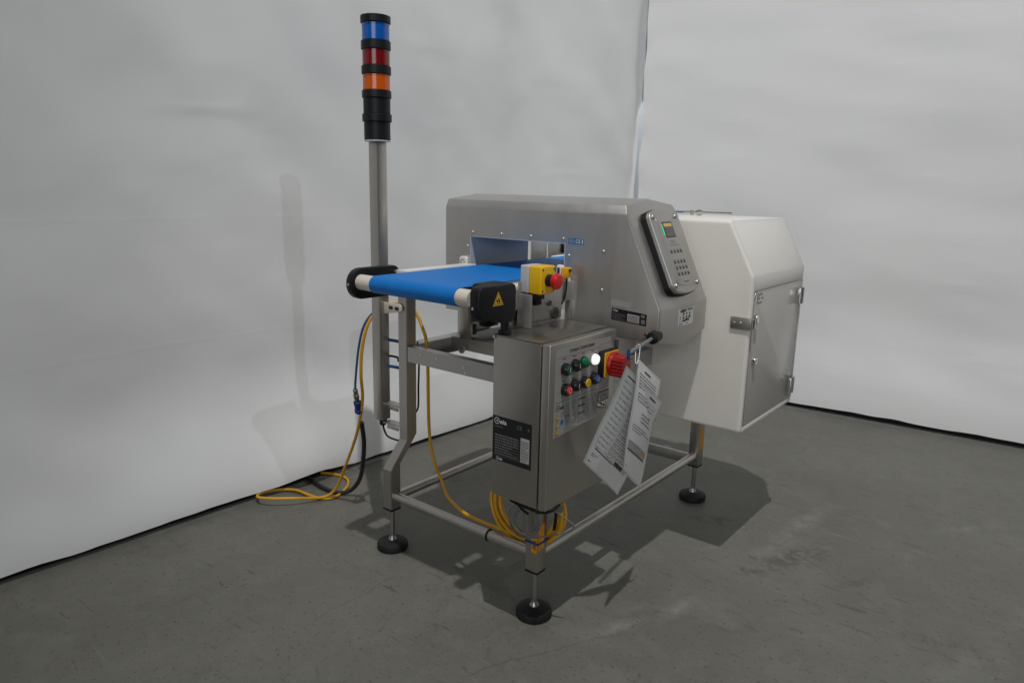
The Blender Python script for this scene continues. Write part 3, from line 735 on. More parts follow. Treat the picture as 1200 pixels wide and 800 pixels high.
# --- detector head
y0, y1, y2, y3, y4 = 0.2532, 0.2665, 0.406, 0.5455, 0.560
def xs(z): return 0.689 - (z - 1.1335) * 0.4634
def prof_at(y, zb, zt): return [(0.0, y, zb), (0.806, y, zb), (0.806, y, 0.881), (xs(zt), y, zt), (0.0, y, zt)]
g = G(); g.loft([prof_at(y0, 0.790, 1.1335), prof_at(y1, 0.787, 1.159), prof_at(y2, 0.762, 1.1765), prof_at(y3, 0.787, 1.159), prof_at(y4, 0.790, 1.1335)])
es = [e for e in g.bm.edges if e.calc_face_angle(0) > R(12)]
bmesh.ops.bevel(g.bm, geom=es, offset=0.0035, segments=2, affect='EDGES', profile=0.5, clamp_overlap=True)
head = g.build('detector_head', 'steel', mach, sharp=50)
ct = G(); ct.box(0.111, 0.489, 0.20, 0.62, 0.868, 1.0445, 0); cutter = ct.build('cutter', 'steel')
bmod = head.modifiers.new('opening', 'BOOLEAN'); bmod.object = cutter; bmod.operation = 'DIFFERENCE'; bmod.solver = 'EXACT'
dg = bpy.context.evaluated_depsgraph_get(); dg.update()
nm = bpy.data.meshes.new_from_object(head.evaluated_get(dg)); head.modifiers.clear(); old = head.data; head.data = nm; nm.name = 'detector_head'
bpy.data.objects.remove(cutter); nm.set_sharp_from_angle(angle=R(35))
# smooth liner inside the tunnel
g = G()
t = 0.003
g.loft([[(0.1115 , y, 0.870), (0.4885, y, 0.870), (0.4885, y, 1.044), (0.1115, y, 1.044)] for y in (0.2525, 0.561)] +
       [[(0.1115 + t, y, 0.870 + t), (0.4885 - t, y, 0.870 + t), (0.4885 - t, y, 1.044 - t), (0.1115 + t, y, 1.044 - t)] for y in (0.561, 0.2525)] +
       [[(0.1115, 0.2525, 0.870), (0.4885, 0.2525, 0.870), (0.4885, 0.2525, 1.044), (0.1115, 0.2525, 1.044)]], caps=False)
M['liner'] = mat('tunnel_liner', (0.46, 0.47, 0.49), 0.28, spec=0.6)
g.build('tunnel_liner', 'liner', head)
F = frame_front(0.2532)
ps = [(x, 0.2533, z) for x, z in ((0.1222, 1.0555), (0.2428, 1.0555), (0.3593, 1.0555), (0.4794, 1.0555), (0.1003, 1.0085), (0.5013, 1.008), (0.6188, 1.0278), (0.6193, 0.9182), (0.5010, 0.958))]
g = G(); g.lathe(ps[0], -Y, [(0.0052, 0), (0.0052, 0.002), (0.004, 0.0036), (0.0016, 0.0036), (0.0016, 0.002), (0, 0.002)], 12)
spread(g.build('screw', 'steel', head), ps, head)
g = G(); g.plate(F, rrect(0.072, 0.103, 0.928, 0.975, 0.008), 0.010, 0, 0.002); ring(g, F, 0.0875, 0.9575, 0.009, 0.0022, 1, 0.0103); g.build('guide_clip', ['pe_white', 'greyprint'], head)
g = G(); g.plate(F, [(0.4975, 1.0426), (0.5518, 1.0426), (0.5518, 1.0590), (0.4975, 1.0590)], 0.0006, 0)
g.lines(F, 0.500, 0.520, 1.0445, 1.0575, 3, 2, 0.0009, 0.45, 3); g.text(F, 'CE', 0.5235, 1.0460, 0.0145, 1, 0.0009, 1.0, 0.0003); g.rect(F, 0.5455, 0.5495, 1.0445, 1.0570, 1, 0.0009)
g.build('label', ['blueprint', 'whiteprint', 'labelgrey'], head, 'small blue label')
g = G(); g.plate(F, [(0.656, 0.8390), (0.768, 0.8330), (0.768, 0.8660), (0.656, 0.8730)], 0.0006, 0)
Fl = (Vector((0.656, 0.2532, 0.839)), Vector((1, 0, -0.058)).normalized(), Z, -Y)
logo(g, Fl, 0.004, 0.0245, 0.0075, 1, 0.0009)
g.lines(Fl, 0.004, 0.046, 0.003, 0.022, 4, 2, 0.0009, 0.35, 5); g.rect(Fl, 0.052, 0.090, 0.004, 0.0255, 3, 0.0009); g.lines(Fl, 0.055, 0.087, 0.006, 0.023, 3, 0, 0.0012, 0.4, 8)
g.text(Fl, 'CE', 0.0945, 0.0230, 0.0095, 1, 0.0009); g.rect(Fl, 0.096, 0.108, 0.005, 0.017, 2, 0.0009)
g.build('rating_plate', ['blackpaint', 'whiteprint', 'greyprint', 'labelgrey'], head, 'black rating plate with a white field')
g = G(); g.plate(F, [(0.6533, 0.8800), (0.7151, 0.8770), (0.7151, 0.8930), (0.6533, 0.8965)], 0.0004, 0); g.build('backing_film', 'greyfilm' if 'greyfilm' in M else 'panelprint', head)
Fs = (Vector((0.8061, 0.3705, 0.820)), Y, Z, X)
g = G(); g.plate(Fs, [(0, 0.001), (0.0965, 0.000), (0.0975, 0.0515), (0.0, 0.0505)], 0.0006, 0)
g.flat(Fs, [(0.028 + 0.020 * math.cos(2 * math.pi * k / 16), 0.0440 + 0.0042 * math.sin(2 * math.pi * k / 16)) for k in range(16)], 1, 0.0009)
g.rect(Fs, 0.060, 0.092, 0.0430, 0.0465, 1, 0.0009)
for k, (u, v, w_, h_) in enumerate([(0.028, .030, .009, .008), (0.047, .032, .009, .006), (0.068, .031, .008, .006), (0.008, .027, .006, .003), (0.008, .020, .007, .003), (0.008, .012, .006, .003), (0.028, .019, .010, .008), (0.048, .020, .009, .008), (0.066, .020, .012, .008), (0.026, .012, .022, .005), (0.044, .013, .026, .006), (0.050, .005, .012, .002)]):
    g.rect(Fs, u, u + w_, v, v + h_, 1, 0.0009)
g.lines(Fs, 0.006, 0.030, 0.002, 0.009, 3, 2, 0.0009, 0.5, 11)
g.build('inspection_label', ['whiteprint', 'blackpaint', 'greyprint'], head, 'white inspection label with black print')

# key panel on the slope
sl = Vector((-0.4204, 0, 0.9073)).normalized()      # up the slope
nn = Vector((0.9073, 0, 0.4204)).normalized()
Fk = (Vector((0.7405, 0.402, 1.0225)), Y, sl, nn)
def bulged(hw, hh, r, bul, n=8):
    pts = []
    for a0, cx, cy in ((0, hw - r, hh - r), (90, -hw + r, hh - r), (180, -hw + r, -hh + r), (270, hw - r, -hh + r)):
        for k in range(n + 1):
            a = R(a0 + 90 * k / n); pts.append((cx + r * math.cos(a), cy + r * math.sin(a)))
    out_ = []
    for u, v in pts:
        f = 1 - (u / hw) ** 2
        out_.append((u, v + bul * f * (1 if v > 0 else -1)))
    # refine top and bottom so that the bulge is round
    res = []
    for i, p in enumerate(out_):
        q = out_[(i + 1) % len(out_)]
        res.append(p)
        if abs(p[0] - q[0]) > hw * 0.6:
            for k in range(1, 8):
                u = p[0] + (q[0] - p[0]) * k / 8; f = 1 - (u / hw) ** 2
                v0 = hh if p[1] > 0 else -hh
                res.append((u, v0 + bul * f * (1 if p[1] > 0 else -1)))
    return res
g = G(); g.plate(Fk, bulged(0.0880, 0.1180, 0.022, 0.012), 0.0165, 0, 0.002); gk = g.build('panel_gasket', 'rubber', head)
g = G(); g.plate(Fk, bulged(0.0850, 0.1150, 0.020, 0.012), 0.0125, 0, 0.004, 3, 0.0167); kp = g.build('key_panel', 'steel', head)
FK = (Fk[0] + nn * 0.0294, Y, sl, nn)
g = G()
ins = bulged(0.0560, 0.0980, 0.012, 0.008)
g.plate(FK, ins, 0.0016, 0, 0.0008); g.build('membrane', 'steel', kp)
g = G(); FM = (FK[0] + nn * 0.0017, Y, sl, nn)
g.rect(FM, -0.030, 0.030, 0.038, 0.086, 2, 0.0004)
g.rect(FM, -0.026, 0.026, 0.041, 0.083, 0, 0.0008); g.rect(FM, -0.026, 0.024, 0.071, 0.081, 1, 0.0012)
g.build('display', ['screen', 'amber_bar', 'darkprint'], kp)
g = G(); g.rect(FM, -0.037, -0.0325, 0.046, 0.078, 0, 0.0006); g.build('status_light', 'green_led', kp)
g = G()
g.lines(FM, -0.016, 0.016, 0.0195, 0.032, 2, 1, 0.0004, 0.4, 21); g.lines(FM, -0.028, 0.028, 0.0125, 0.018, 1, 1, 0.0004, 0.4, 22)
for r_, v in enumerate((-0.005, -0.036, -0.054, -0.072)):
    for c_ in range(4):
        u = -0.030 + 0.020 * c_
        g.rect(FM, u - 0.005, u + 0.005, v - 0.004, v + 0.005, 0, 0.0004)
        g.rect(FM, u - 0.006, u + 0.006, v + 0.0065, v + 0.0080, 1, 0.0004)
g.lines(FM, -0.012, 0.016, -0.099, -0.090, 1, 1, 0.0004, 0.5, 23)
g.build('key_legend', ['darkprint', 'greyprint'], kp)
ps = [Fk[0] + Y * u + sl * v + nn * 0.0293 for u in (-0.068, 0.068) for v in (-0.102, 0.102)]
g = G(); g.lathe(ps[0], nn, [(0.0065, 0), (0.0065, 0.003), (0.005, 0.005), (0.0025, 0.005), (0.0025, 0.002), (0, 0.002)], 14)
spread(g.build('screw', 'steel', kp), ps, kp)
# supports of the head on the frame
g = G(); g.box(0.585, 0.615, 0.33, 0.48, 0.695, 0.775, 0, 0.002); hs = g.build('head_support', 'steel', mach); copy_part(hs, mach, (-0.60, 0, 0))

# things seen through the tunnel: guide plates on the outfeed
g = G(); g.box(0.020, 0.026, 0.70, 0.80, 0.90, 1.02, 0, 0.001); g.box(0.014, 0.020, 0.82, 1.00, 0.885, 1.015, 0, 0.001); g.build('guide_plate', 'steel', mach)
g = G(); g.box(0.0205, 0.028, 0.905, 0.925, 0.945, 0.985, 0, 0.002); g.lathe((0.028, 0.915, 0.957), X, [(0.010, 0), (0.010, 0.004), (0, 0.004)], 14); g.build('latch', 'black', mach)

# --- control cabinet
CX0, CX1, CXD, CY0, CY1, CZ0, CZ1 = 0.5383, 0.6893, 0.7175, -0.1268, 0.1782, 0.4001, 0.8306
cab = G(); cab.box(CX0, CX1, CY0, CY1, CZ0, CZ1, 0, 0.002)
cab = cab.build('control_cabinet', 'steel_v', mach)
g = G(); g.box(CX0 - 0.001, CX1 + 0.0005, CY0 - 0.0005, CY1 + 0.0005, CZ1 + 0.0002, CZ1 + 0.0032, 0, 0.001); g.build('cabinet_lid', 'steel_top', cab)
g = G(); g.box(CX1 + 0.0002, CX1 + 0.0034, CY0 + 0.006, CY1 - 0.006, CZ0 + 0.006, CZ1 - 0.006, 0); g.build('door_seal', 'rubber', cab)
g = G(); g.box(CX1 + 0.0037, CXD, CY0, CY1, CZ0, CZ1, 0, 0.003, 3); door = g.build('cabinet_door', 'steel_h', cab)
g = G(); g.lathe((CX0 + 0.003, CY0 - 0.0002, CZ1 - 0.003), -Y, [(0.004, 0), (0.004, 0.003), (0, 0.0035)], 10); g.build('screw', 'chrome', cab)
KD = 1.0867                                          # drawing units of the printed panels to metres
# side rating plate
Fp = (Vector((CX0 + 0.0027, CY0 - 0.0002, 0.4984)), X * KD, Z * KD, -Y)
g = G(); g.plate(Fp, [(0, 0), (0.1170, 0), (0.1170, 0.112), (0, 0.112)], 0.0006, 0)
logo(g, Fp, 0.005, 0.092, 0.0165, 1, 0.0009)
g.text(Fp, 'CE', 0.074, 0.092, 0.013, 2, 0.0009); g.text(Fp, '8', 0.106, 0.093, 0.011, 2, 0.0009)
g.lines(Fp, 0.006, 0.045, 0.084, 0.089, 1, 2, 0.0009, 0.4, 31)
for k in range(8):
    v = 0.064 - 0.0066 * k
    g.rect(Fp, 0.006, 0.083, v - 0.0007, v + 0.0002, 2, 0.0009)
g.lines(Fp, 0.008, 0.080, 0.016, 0.070, 8, 2, 0.0010, 0.32, 33)
g.rect(Fp, 0.086, 0.112, 0.014, 0.074, 3, 0.0009); g.lines(Fp, 0.088, 0.110, 0.017, 0.068, 9, 4, 0.0013, 0.35, 35)
g.rect(Fp, 0.002, 0.115, 0.0125, 0.0132, 2, 0.0010)
logo(g, Fp, 0.012, 0.002, 0.0085, 1, 0.0009)
g.build('rating_plate', ['blackpaint', 'whiteprint', 'greyprint', 'labelgrey', 'darkprint'], cab, 'black rating plate with white lettering and a grey field')
# door print. u = distance along the door from its near edge, v = height under the top edge
Fd = (Vector((CXD + 0.0001, CY0, CZ1)), Y * KD, Z * KD, X)
g = G()
pan = [(0.0225, -0.2225), (0.2065, -0.2115), (0.2065, -0.146), (0.257, -0.146), (0.257, -0.0160), (0.0225, -0.0150)]
g.plate(Fd, [(0.0215, -0.2220), (0.2065, -0.2110), (0.2065, -0.0160), (0.0215, -0.0150)], 0.0005, 0)
g.plate(Fd, [(0.2065, -0.146), (0.257, -0.146), (0.257, -0.0160), (0.2065, -0.0160)], 0.0005, 0)
H = 0.0008
g.text(Fd, 'Conveyor Control System', 0.074, -0.0268, 0.0125, 1, H, 0.80, 0.0004)
g.rect(Fd, 0.0225, 0.205, -0.0345, -0.0336, 2, H); g.rect(Fd, 0.206, 0.2068, -0.2100, -0.0280, 1, H); g.rect(Fd, 0.208, 0.256, -0.0300, -0.0293, 2, H)
for u, v in ((0.055, -0.0395), (0.095, -0.0395), (0.133, -0.0395), (0.175, -0.0395), (0.055, -0.092), (0.095, -0.092), (0.135, -0.092), (0.175, -0.092)):
    g.rect(Fd, u - 0.008, u + 0.008, v, v + 0.0018, 1, H)
g.rect(Fd, 0.208, 0.257, -0.145, -0.1443, 1, H)
g.rect(Fd, 0.024, 0.205, -0.1395, -0.1385, 1, H)
logo(g, Fd, 0.026, -0.160, 0.0155, 1, H)
for k in range(3): warn_triangle(g, Fd, 0.034, -0.1735 - 0.0180 * k, 0.0145, 3, 1, H, False)
ring(g, Fd, 0.0535, -0.1705, 0.0065, 0.0016, 2, H); g.flat(Fd, circle(0.0535, -0.1895, 0.0068, 14), 4, H)
g.lines(Fd, 0.064, 0.112, -0.2160, -0.1450, 12, 5, H, 0.45, 41); g.lines(Fd, 0.120, 0.202, -0.2080, -0.1440, 12, 5, H, 0.45, 43)
for v in (-0.150, -0.168, -0.186): g.rect(Fd, 0.120, 0.150, v, v + 0.003, 1, H)
g.rect(Fd, 0.066, 0.085, -0.1795, -0.1770, 1, H)
g.build('panel_print', ['panelprint', 'darkprint', 'redprint', 'yellowprint', 'blueprint', 'greyprint'], door, 'silver control panel film with dark print')
g = G()
g.plate(Fd, [(0.207, -0.176), (0.257, -0.176), (0.257, -0.150), (0.207, -0.150)], 0.0012, 0)
g.rect(Fd, 0.210, 0.254, -0.1735, -0.1525, 1, 0.0016); g.lines(Fd, 0.214, 0.250, -0.166, -0.156, 2, 2, 0.0019, 0.4, 47); g.build('window_plate', ['darkprint', 'panelprint', 'greyprint'], door)
def push(u, v, capm, lab, kind='flush'):
    p = Fd[0] + Fd[1] * u + Fd[2] * v
    g = G()
    if kind == 'lamp':
        g.lathe(p, X, [(0.0155, 0.0006), (0.0155, 0.004), (0.0145, 0.005)], 24, 0)
        g.lathe(p, X, [(0.0142, 0.005), (0.0140, 0.010), (0.0120, 0.0150), (0.0070, 0.0180), (0, 0.0188)], 24, 1)
        g.build('indicator_lamp', ['panelprint' if capm == 'lit_lamp' else 'black', capm], door, lab)
    else:
        g.lathe(p, X, [(0.0155, 0.0006), (0.0160, 0.003), (0.0155, 0.013), (0.0130, 0.0165), (0.0120, 0.0165), (0.0120, 0.0145), (0, 0.0145)], 24, 0)
        g.lathe(p, X, [(0.0114, 0.0146), (0.0114, 0.0175), (0.0104, 0.0190), (0, 0.0192)], 24, 1)
        Fb = (p, Y, Z, X); h = 0.0196
        if kind == 'I': g.rect(Fb, -0.0012, 0.0012, -0.006, 0.006, 2, h)
        if kind == 'O': ring(g, Fb, 0, 0, 0.0066, 0.0018, 2, h)
        if kind == 'R': ring(g, Fb, 0, 0, 0.0055, 0.0014, 2, h)
        if kind == 'dot': g.flat(Fb, circle(0, 0, 0.002, 8), 2, h)
        g.build('push_button', ['black_btn', capm, 'clear_white' if kind != 'dot' else 'darkprint'], door, lab)
bu = [0.0555, 0.0955, 0.1335, 0.1765]
push(bu[0], -0.0625, 'green_btn', 'green start push button', 'I'); push(bu[1], -0.0600, 'black_btn', 'black push button', 'I')
push(bu[2], -0.0600, 'green_lamp', 'domed green indicator lamp', 'lamp'); push(bu[3], -0.0600, 'lit_lamp', 'lit white indicator lamp', 'lamp')
push(bu[0] + 0.003, -0.1115, 'redbright', 'red stop push button', 'O'); push(bu[1], -0.1080, 'black_btn', 'black push button', 'I')
push(bu[2] + 0.0035, -0.1090, 'yellow_btn', 'yellow push button', 'dot'); push(bu[3] + 0.002, -0.1075, 'blue_btn', 'blue reset push button', 'R')
# main switch
u0, u1, v0, v1 = 0.2000, 0.2640, -0.1100, -0.0460
g = G(); g.plate(Fd, rrect(u0, u1, v0, v1, 0.004), 0.0190, 0, 0.002, 2, 0.0006); ms = g.build('main_switch', 'black', door, 'red rotary main switch on a yellow plate')
g = G(); g.plate(Fd, rrect(u0 + 0.0010, u1 - 0.0010, v0 + 0.0010, v1 - 0.0010, 0.004), 0.0030, 0, 0.001, 1, 0.0198)
for cu, cv_ in ((u0 + 0.008, v0 + 0.008), (u1 - 0.008, v1 - 0.008)): ring(g, Fd, cu, cv_, 0.0035, 0.001, 1, 0.0232)
ms2 = g.build('switch_plate', ['amberplastic', 'blackpaint'], ms)
pc = Fd[0] + Fd[1] * 0.236 + Fd[2] * -0.079
g = G(); g.lathe(pc, X, [(0.0335, 0.0230), (0.0335, 0.0290), (0.0310, 0.0330), (0, 0.0330)], 32)
Fh = (pc + X * 0.0331, Y, Z, X)
g.plate(Fh, rrect(-0.0200, 0.0200, -0.0300, 0.0270, 0.006), 0.0330, 0, 0.003, 2, -0.0005)
for v in (-0.022, -0.0125, -0.003, 0.0065, 0.016): g.plate(Fh, rrect(-0.0240, 0.0240, v - 0.0022, v + 0.0022, 0.001), 0.0335, 0, 0.001, 1, -0.0002)
g.build('knob', 'red', ms2)
g = G(); g.lathe(Fd[0] + Fd[1] * 0.2285 + Fd[2] * -0.1885, X, [(0.0095, 0), (0.0095, 0.003), (0.0070, 0.005), (0.0070, 0.012), (0.003, 0.012), (0.003, 0.006), (0, 0.006)], 18); g.build('door_lock', 'chrome', door)
# arm with clamp beside the door
g = G(); g.box(0.690, 0.716, CY1 + 0.0008, CY1 + 0.0070, 0.735, 0.812, 0, 0.002)
g.box(0.7161, 0.724, CY1 + 0.0012, CY1 + 0.0066, 0.750, 0.800, 1, 0.001)
arm = g.build('support_arm', ['steel', 'dark_metal'], cab)
P0, P1 = Vector((0.8148, 0.0765, 0.794)), Vector((0.7987, 0.2374, 0.8074))
g = G(); g.cyl(P0 + (P0 - P1) * -0.02, P1, 0.0052, 16, 0, 0.001); g.build('rod', 'grey_cable', arm)
dv_ = (P1 - P0).normalized()
g = G(); g.lathe(P1 - dv_ * 0.010, dv_, [(0.009, 0), (0.0165, 0.004), (0.0175, 0.020), (0.0165, 0.042), (0.010, 0.046)], 20); g.cyl(P1 + dv_ * 0.02 + Vector((-0.02, 0, 0.002)), P1 + dv_ * 0.02, 0.008, 12); g.build('clamp', 'black', arm)
g = G(); g.cyl(P1 + dv_ * 0.010, (0.786, 0.2533, 0.811), 0.006, 12); g.lathe(P1 + dv_ * 0.02 + Vector((-0.024, -0.002, 0.002)), (-0.8, -0.6, 0.1), [(0.006, 0), (0.006, 0.006), (0.003, 0.010), (0, 0.010)], 12); g.build('stay', 'dark_metal', arm)
g = G(); g.box(P0.x - 0.004, P0.x + 0.004, P0.y - 0.001, P0.y + 0.007, P0.z - 0.017, P0.z + 0.011, 0, 0.002); g.build('blue_tie', 'blue_hose', arm)

# --- signal tower
g = G(); g.box(-0.117, -0.077, 0.027, 0.067, 0.4239, 1.3290, 0, 0.002); pole = g.build('pole', 'steel_v', mach)
px, py = -0.097, 0.047
tw = G(); tw.lathe((px, py, 1.3305), Z, [(0.0, 0), (0.0405, 0), (0.0405, 0.0040), (0.0, 0.0040)], 36); tw = tw.build('signal_tower', 'greyplastic', pole)
def seg(z0_, z1_, r, m_, nm_, lab=None):
    g = G(); c_ = 0.0015
    g.lathe((px, py, z0_), Z, [(0, 0), (r - c_, 0), (r, c_), (r, z1_ - z0_ - c_), (r - c_, z1_ - z0_), (0, z1_ - z0_)], 40)
    return g.build(nm_, m_, tw, lab)
seg(1.3346, 1.3895, 0.0405, 'black', 'tower_base')
seg(1.3896, 1.4125, 0.0455, 'black', 'tower_collar')
seg(1.4126, 1.4595, 0.0415, 'black', 'buzzer_module')
seg(1.4596, 1.4815, 0.0450, 'black', 'tower_collar')
seg(1.4816, 1.5280, 0.0415, 'orange_lens', 'lens', 'orange beacon lens')
seg(1.5281, 1.5530, 0.0450, 'black', 'tower_collar')
seg(1.5531, 1.5995, 0.0415, 'red_lens', 'lens', 'red beacon lens')
seg(1.5996, 1.6250, 0.0450, 'black', 'tower_collar')
seg(1.6251, 1.6745, 0.0415, 'blue_lens', 'lens', 'blue beacon lens')
seg(1.6746, 1.6960, 0.0455, 'black', 'tower_cap')
g = G(); g.lathe((px + 0.004, py, 0.4238), -Z, [(0.0135, 0), (0.0135, 0.006), (0.0115, 0.008), (0.0115, 0.018), (0.0085, 0.022), (0.004, 0.022)], 16)
g.tube([(px + 0.004, py, 0.403), (px + 0.008, py, 0.388), (px + 0.03, py - 0.003, 0.368), (-0.03, 0.05, 0.362), (-0.02, 0.056, 0.362)], 0.0032, 8); g.build('cable_gland', 'rubber', pole)
# brackets from the pole to the leg
def angle_bracket(z, dz):
    g = G(); g.loft([[(-0.0765, 0.032, z + dz), (-0.0765, 0.064, z + dz), (-0.020, 0.088, z - 0.006), (-0.020, 0.056, z - 0.006)],
                     [(-0.0765, 0.032, z + dz + 0.005), (-0.0765, 0.064, z + dz + 0.005), (-0.020, 0.088, z - 0.001), (-0.020, 0.056, z - 0.001)]])
    g.box(-0.0760, -0.0215, 0.0500, 0.0545, z - 0.018, z - 0.0065, 0, 0.001); return g.build('pole_bracket', 'steel', pole)
angle_bracket(0.480, 0.004); angle_bracket(0.412, 0.004)
Fb = frame_front(0.0485)
g = G(); g.plate(Fb, [(-0.0765, 0.788), (-0.0100, 0.800), (0.006, 0.806), (0.006, 0.820), (-0.003, 0.827), (-0.0765, 0.826)], 0.004, 0, 0.001)
g.plate(Fb, rrect(-0.052, -0.033, 0.806, 0.817, 0.004), 0.0006, 1, 0, 1, 0.0042); g.plate(Fb, rrect(-0.024, -0.005, 0.806, 0.817, 0.004), 0.0006, 1, 0, 1, 0.0042)
g.build('pole_bracket', ['nylon', 'blackpaint'], pole)
g = G(); z = 0.690
g.tube([(-0.095, 0.072, z + 0.004), (-0.05, 0.078, z + 0.004), (-0.022, 0.078, z), (-0.0195, 0.075, z)], 0.0055, 10)
ht = g.build('hose_tie', 'blue_hose', pole); copy_part(ht, pole, (0, 0, -0.090))
g = G(); g.tube([(-0.09, 0.07, 0.640), (-0.05, 0.075, 0.640), (-0.02, 0.054, 0.637)], 0.004, 8); g.tube([(0.022, 0.10, 0.70), (0.0155, 0.112, 0.62), (0.0125, 0.112, 0.54), (0.010, 0.112, 0.47), (-0.008, 0.105, 0.44)], 0.0032, 8); g.build('thin_cable', 'rubber', legs[0])

# orange stickers on legs
g = G(); g.box(0.5990, 0.6195, -0.0216, -0.0212, 0.206, 0.252, 0); g.box(0.6212, 0.6216, -0.019, 0.008, 0.214, 0.290, 0); s1 = g.build('sticker', 'orange_sticker', legs[1], 'orange tag on the leg')
g = G()
for k in range(4): g.box(0.6029, 0.6160, -0.0220, -0.02165, 0.218 + 0.007 * k, 0.2215 + 0.007 * k, 0)
g.build('sticker_print', 'darkprint', s1)
g = G(); g.box(0.6212, 0.6216, 1.034, 1.062, 0.216, 0.305, 0); g.build('sticker', 'orange_sticker', legs[2], 'orange tag on the leg')
g = G(); g.loft([[(0.6 + a * 0.0224, 0 + b_ * 0.0224, z) for a, b_ in ((-1, -1), (1, -1), (1, 1), (-1, 1))] for z in (0.231, 0.238)], caps=False); g.build('leg_tie', 'bluecoup', legs[1])
g = G(); n = 24
g.tube([(0.430, -0.004 + 0.0165 * math.cos(2 * math.pi * k / n), 0.193 + 0.0165 * math.sin(2 * math.pi * k / n)) for k in range(n)], 0.0022, 6, 0, 1, True); g.build('tube_tie', 'rubber', mach)

# --- reject bin (white sheet, hollow)
BX0, BX1, BY0, BY1, BZ0 = 0.528, 0.932, 0.593, 1.075, 0.471
zk, zt, xt = 0.956, 1.118, 0.847
w = 0.014
def outline(x1, xtp, zkk, ztt, z0, x0): return [(x0, z0), (x1, z0), (x1, zkk), (xtp, ztt), (x0, ztt)]
binp = G(); binp.prism(outline(BX1, xt, zk, zt, BZ0, BX0), 'y', BY0, BY0 + 0.021, 0, 0.0095, 5)
rb = binp.build('reject_bin', 'pe', mach, 'white polyethylene reject bin with sloped top and clear door')
g = G(); g.prism(outline(BX1, xt, zk, zt, BZ0, BX0), 'y', BY1 - w, BY1 - w + 0.005, 0, 0.001, 2); g.build('back_panel', 'pe_thin', rb)
ya, yb_ = BY0 + w - 0.002, BY1 - w + 0.002
g = G(); g.prism([(BX1 - 0.0006, zk), (xt, zt - 0.0006), (xt - w, zt - 0.006), (BX1 - w, zk - 0.006)], 'x' if False else 'y', ya, yb_, 0, 0.002, 2); g.build('slope_panel', 'pe', rb)
g = G(); g.box(BX0 + 0.0006, xt, ya, yb_, zt - w, zt - 0.0006, 0, 0.001); g.build('top_panel', 'pe', rb)
g = G(); g.box(BX0 + 0.0006, BX0 + 0.0060, ya, yb_, BZ0 + w, zt - w, 0, 0.001); g.build('side_panel', 'pe_thin', rb)
g = G(); g.box(BX0 + 0.0006, BX1 - 0.0006, ya, yb_, BZ0 + 0.0006, BZ0 + w, 0, 0.001); g.build('floor_panel', 'pe', rb)
g = G(); g.box(BX1 - w, BX1 - 0.0006, ya, yb_, 0.912, zk, 0, 0.001); g.build('lintel', 'pe', rb)
# door leaf
g = G(); g.prism([(BY0 + 0.021, 0.4865), (BY1 - 0.002, 0.4865), (BY1 - 0.002, 0.9105), (BY0 + 0.036, 0.9105), (BY0 + 0.021, 0.892)], 'x', BX1 - 0.0060, BX1 - 0.0010, 0, 0.0012, 2)
bd = g.build('bin_door', 'clear', rb, 'clear smoked door')
g = G(); F = (Vector((BX1 - 0.001, BY0, 0)), Y, Z, X)
Wd = 0.0022
for a, b_, c_, d in ((0.0195, 0.0215, 0.4865, 0.895), (0.034, 0.4565, 0.9105, 0.9122)): g.rect(F, a, b_, c_, d, 0, 0.0012)
g.flat(F, [(0.0190, 0.890), (0.0235, 0.890), (0.0370, 0.9105), (0.0340, 0.9125)], 0, 0.0012)
g.build('door_gap', 'dark_metal', rb)
g = G(); Fq = (Vector((BX1 - 0.0008, 0.638, 0.872)), Y, Z, X)
rnd = random.Random(5)
for i in range(6):
    for j in range(5):
        if rnd.random() > 0.45: g.rect(Fq, i * 0.009, i * 0.009 + 0.007, j * 0.0064, j * 0.0064 + 0.0045, 0, 0.0004)
g.build('door_sticker', 'greyprint', bd)
def hinge(yc, zc):
    g = G(); g.box(BX1 - 0.0005, BX1 + 0.010, yc - 0.024, yc - 0.003, zc - 0.027, zc + 0.027, 0, 0.002); g.box(BX1 - 0.0005, BX1 + 0.010, yc + 0.009, yc + 0.024, zc - 0.027, zc + 0.027, 1, 0.002)
    g.cyl((BX1 + 0.008, yc + 0.003, zc - 0.028), (BX1 + 0.008, yc + 0.003, zc + 0.028), 0.0065, 16, 0); return g.build('hinge', ['chrome', 'dark_metal'], bd)
h0 = hinge(1.040, 0.858); copy_part(h0, bd, (0, -0.002, -0.319))
g = G(); g.box(0.874, 0.9330, BY0 - 0.006, BY0 - 0.0005, 0.797, 0.834, 0, 0.002)
for x in (0.885, 0.905): g.lathe((x, BY0 - 0.006, 0.8155), -Y, [(0.005, 0), (0.004, 0.003), (0, 0.003)], 10)
g.box(0.9270, 0.9385, BY0 - 0.005, BY0 + 0.020, 0.800, 0.832, 0, 0.003)
lt = g.build('latch', 'steel_h', rb)
g = G(); g.cyl((0.938, BY0 + 0.006, 0.803), (0.938, BY0 + 0.006, 0.829), 0.009, 14); g.box(BX1, BX1 + 0.012, BY0 + 0.024, BY0 + 0.048, 0.812, 0.842, 0, 0.004); g.build('latch_catch', 'chrome', lt)
g = G(); g.lathe((BX1 - 0.001, 0.652, 0.6940), X, [(0.013, 0), (0.013, 0.004), (0.010, 0.008), (0.010, 0.012), (0.004, 0.012), (0.004, 0.008), (0, 0.008)], 20); g.build('door_lock', 'chrome', bd)
# hinge rod of the top flap
g = G(); g.cyl((0.47, 0.93, 1.128), (0.713, 0.93, 1.128), 0.0042, 14); g.cyl((0.583, 0.93, 1.128), (0.603, 0.93, 1.128), 0.0085, 14); g.cyl((0.588, 0.93, 1.128), (0.598, 0.93, 1.128), 0.0105, 14)
rod = g.build('flap_rod', 'chrome', mach)
g = G(); g.box(0.560, 0.570, 0.924, 0.936, 1.1185, 1.1350, 0, 0.001); g.build('rod_clip', 'steel', rb)

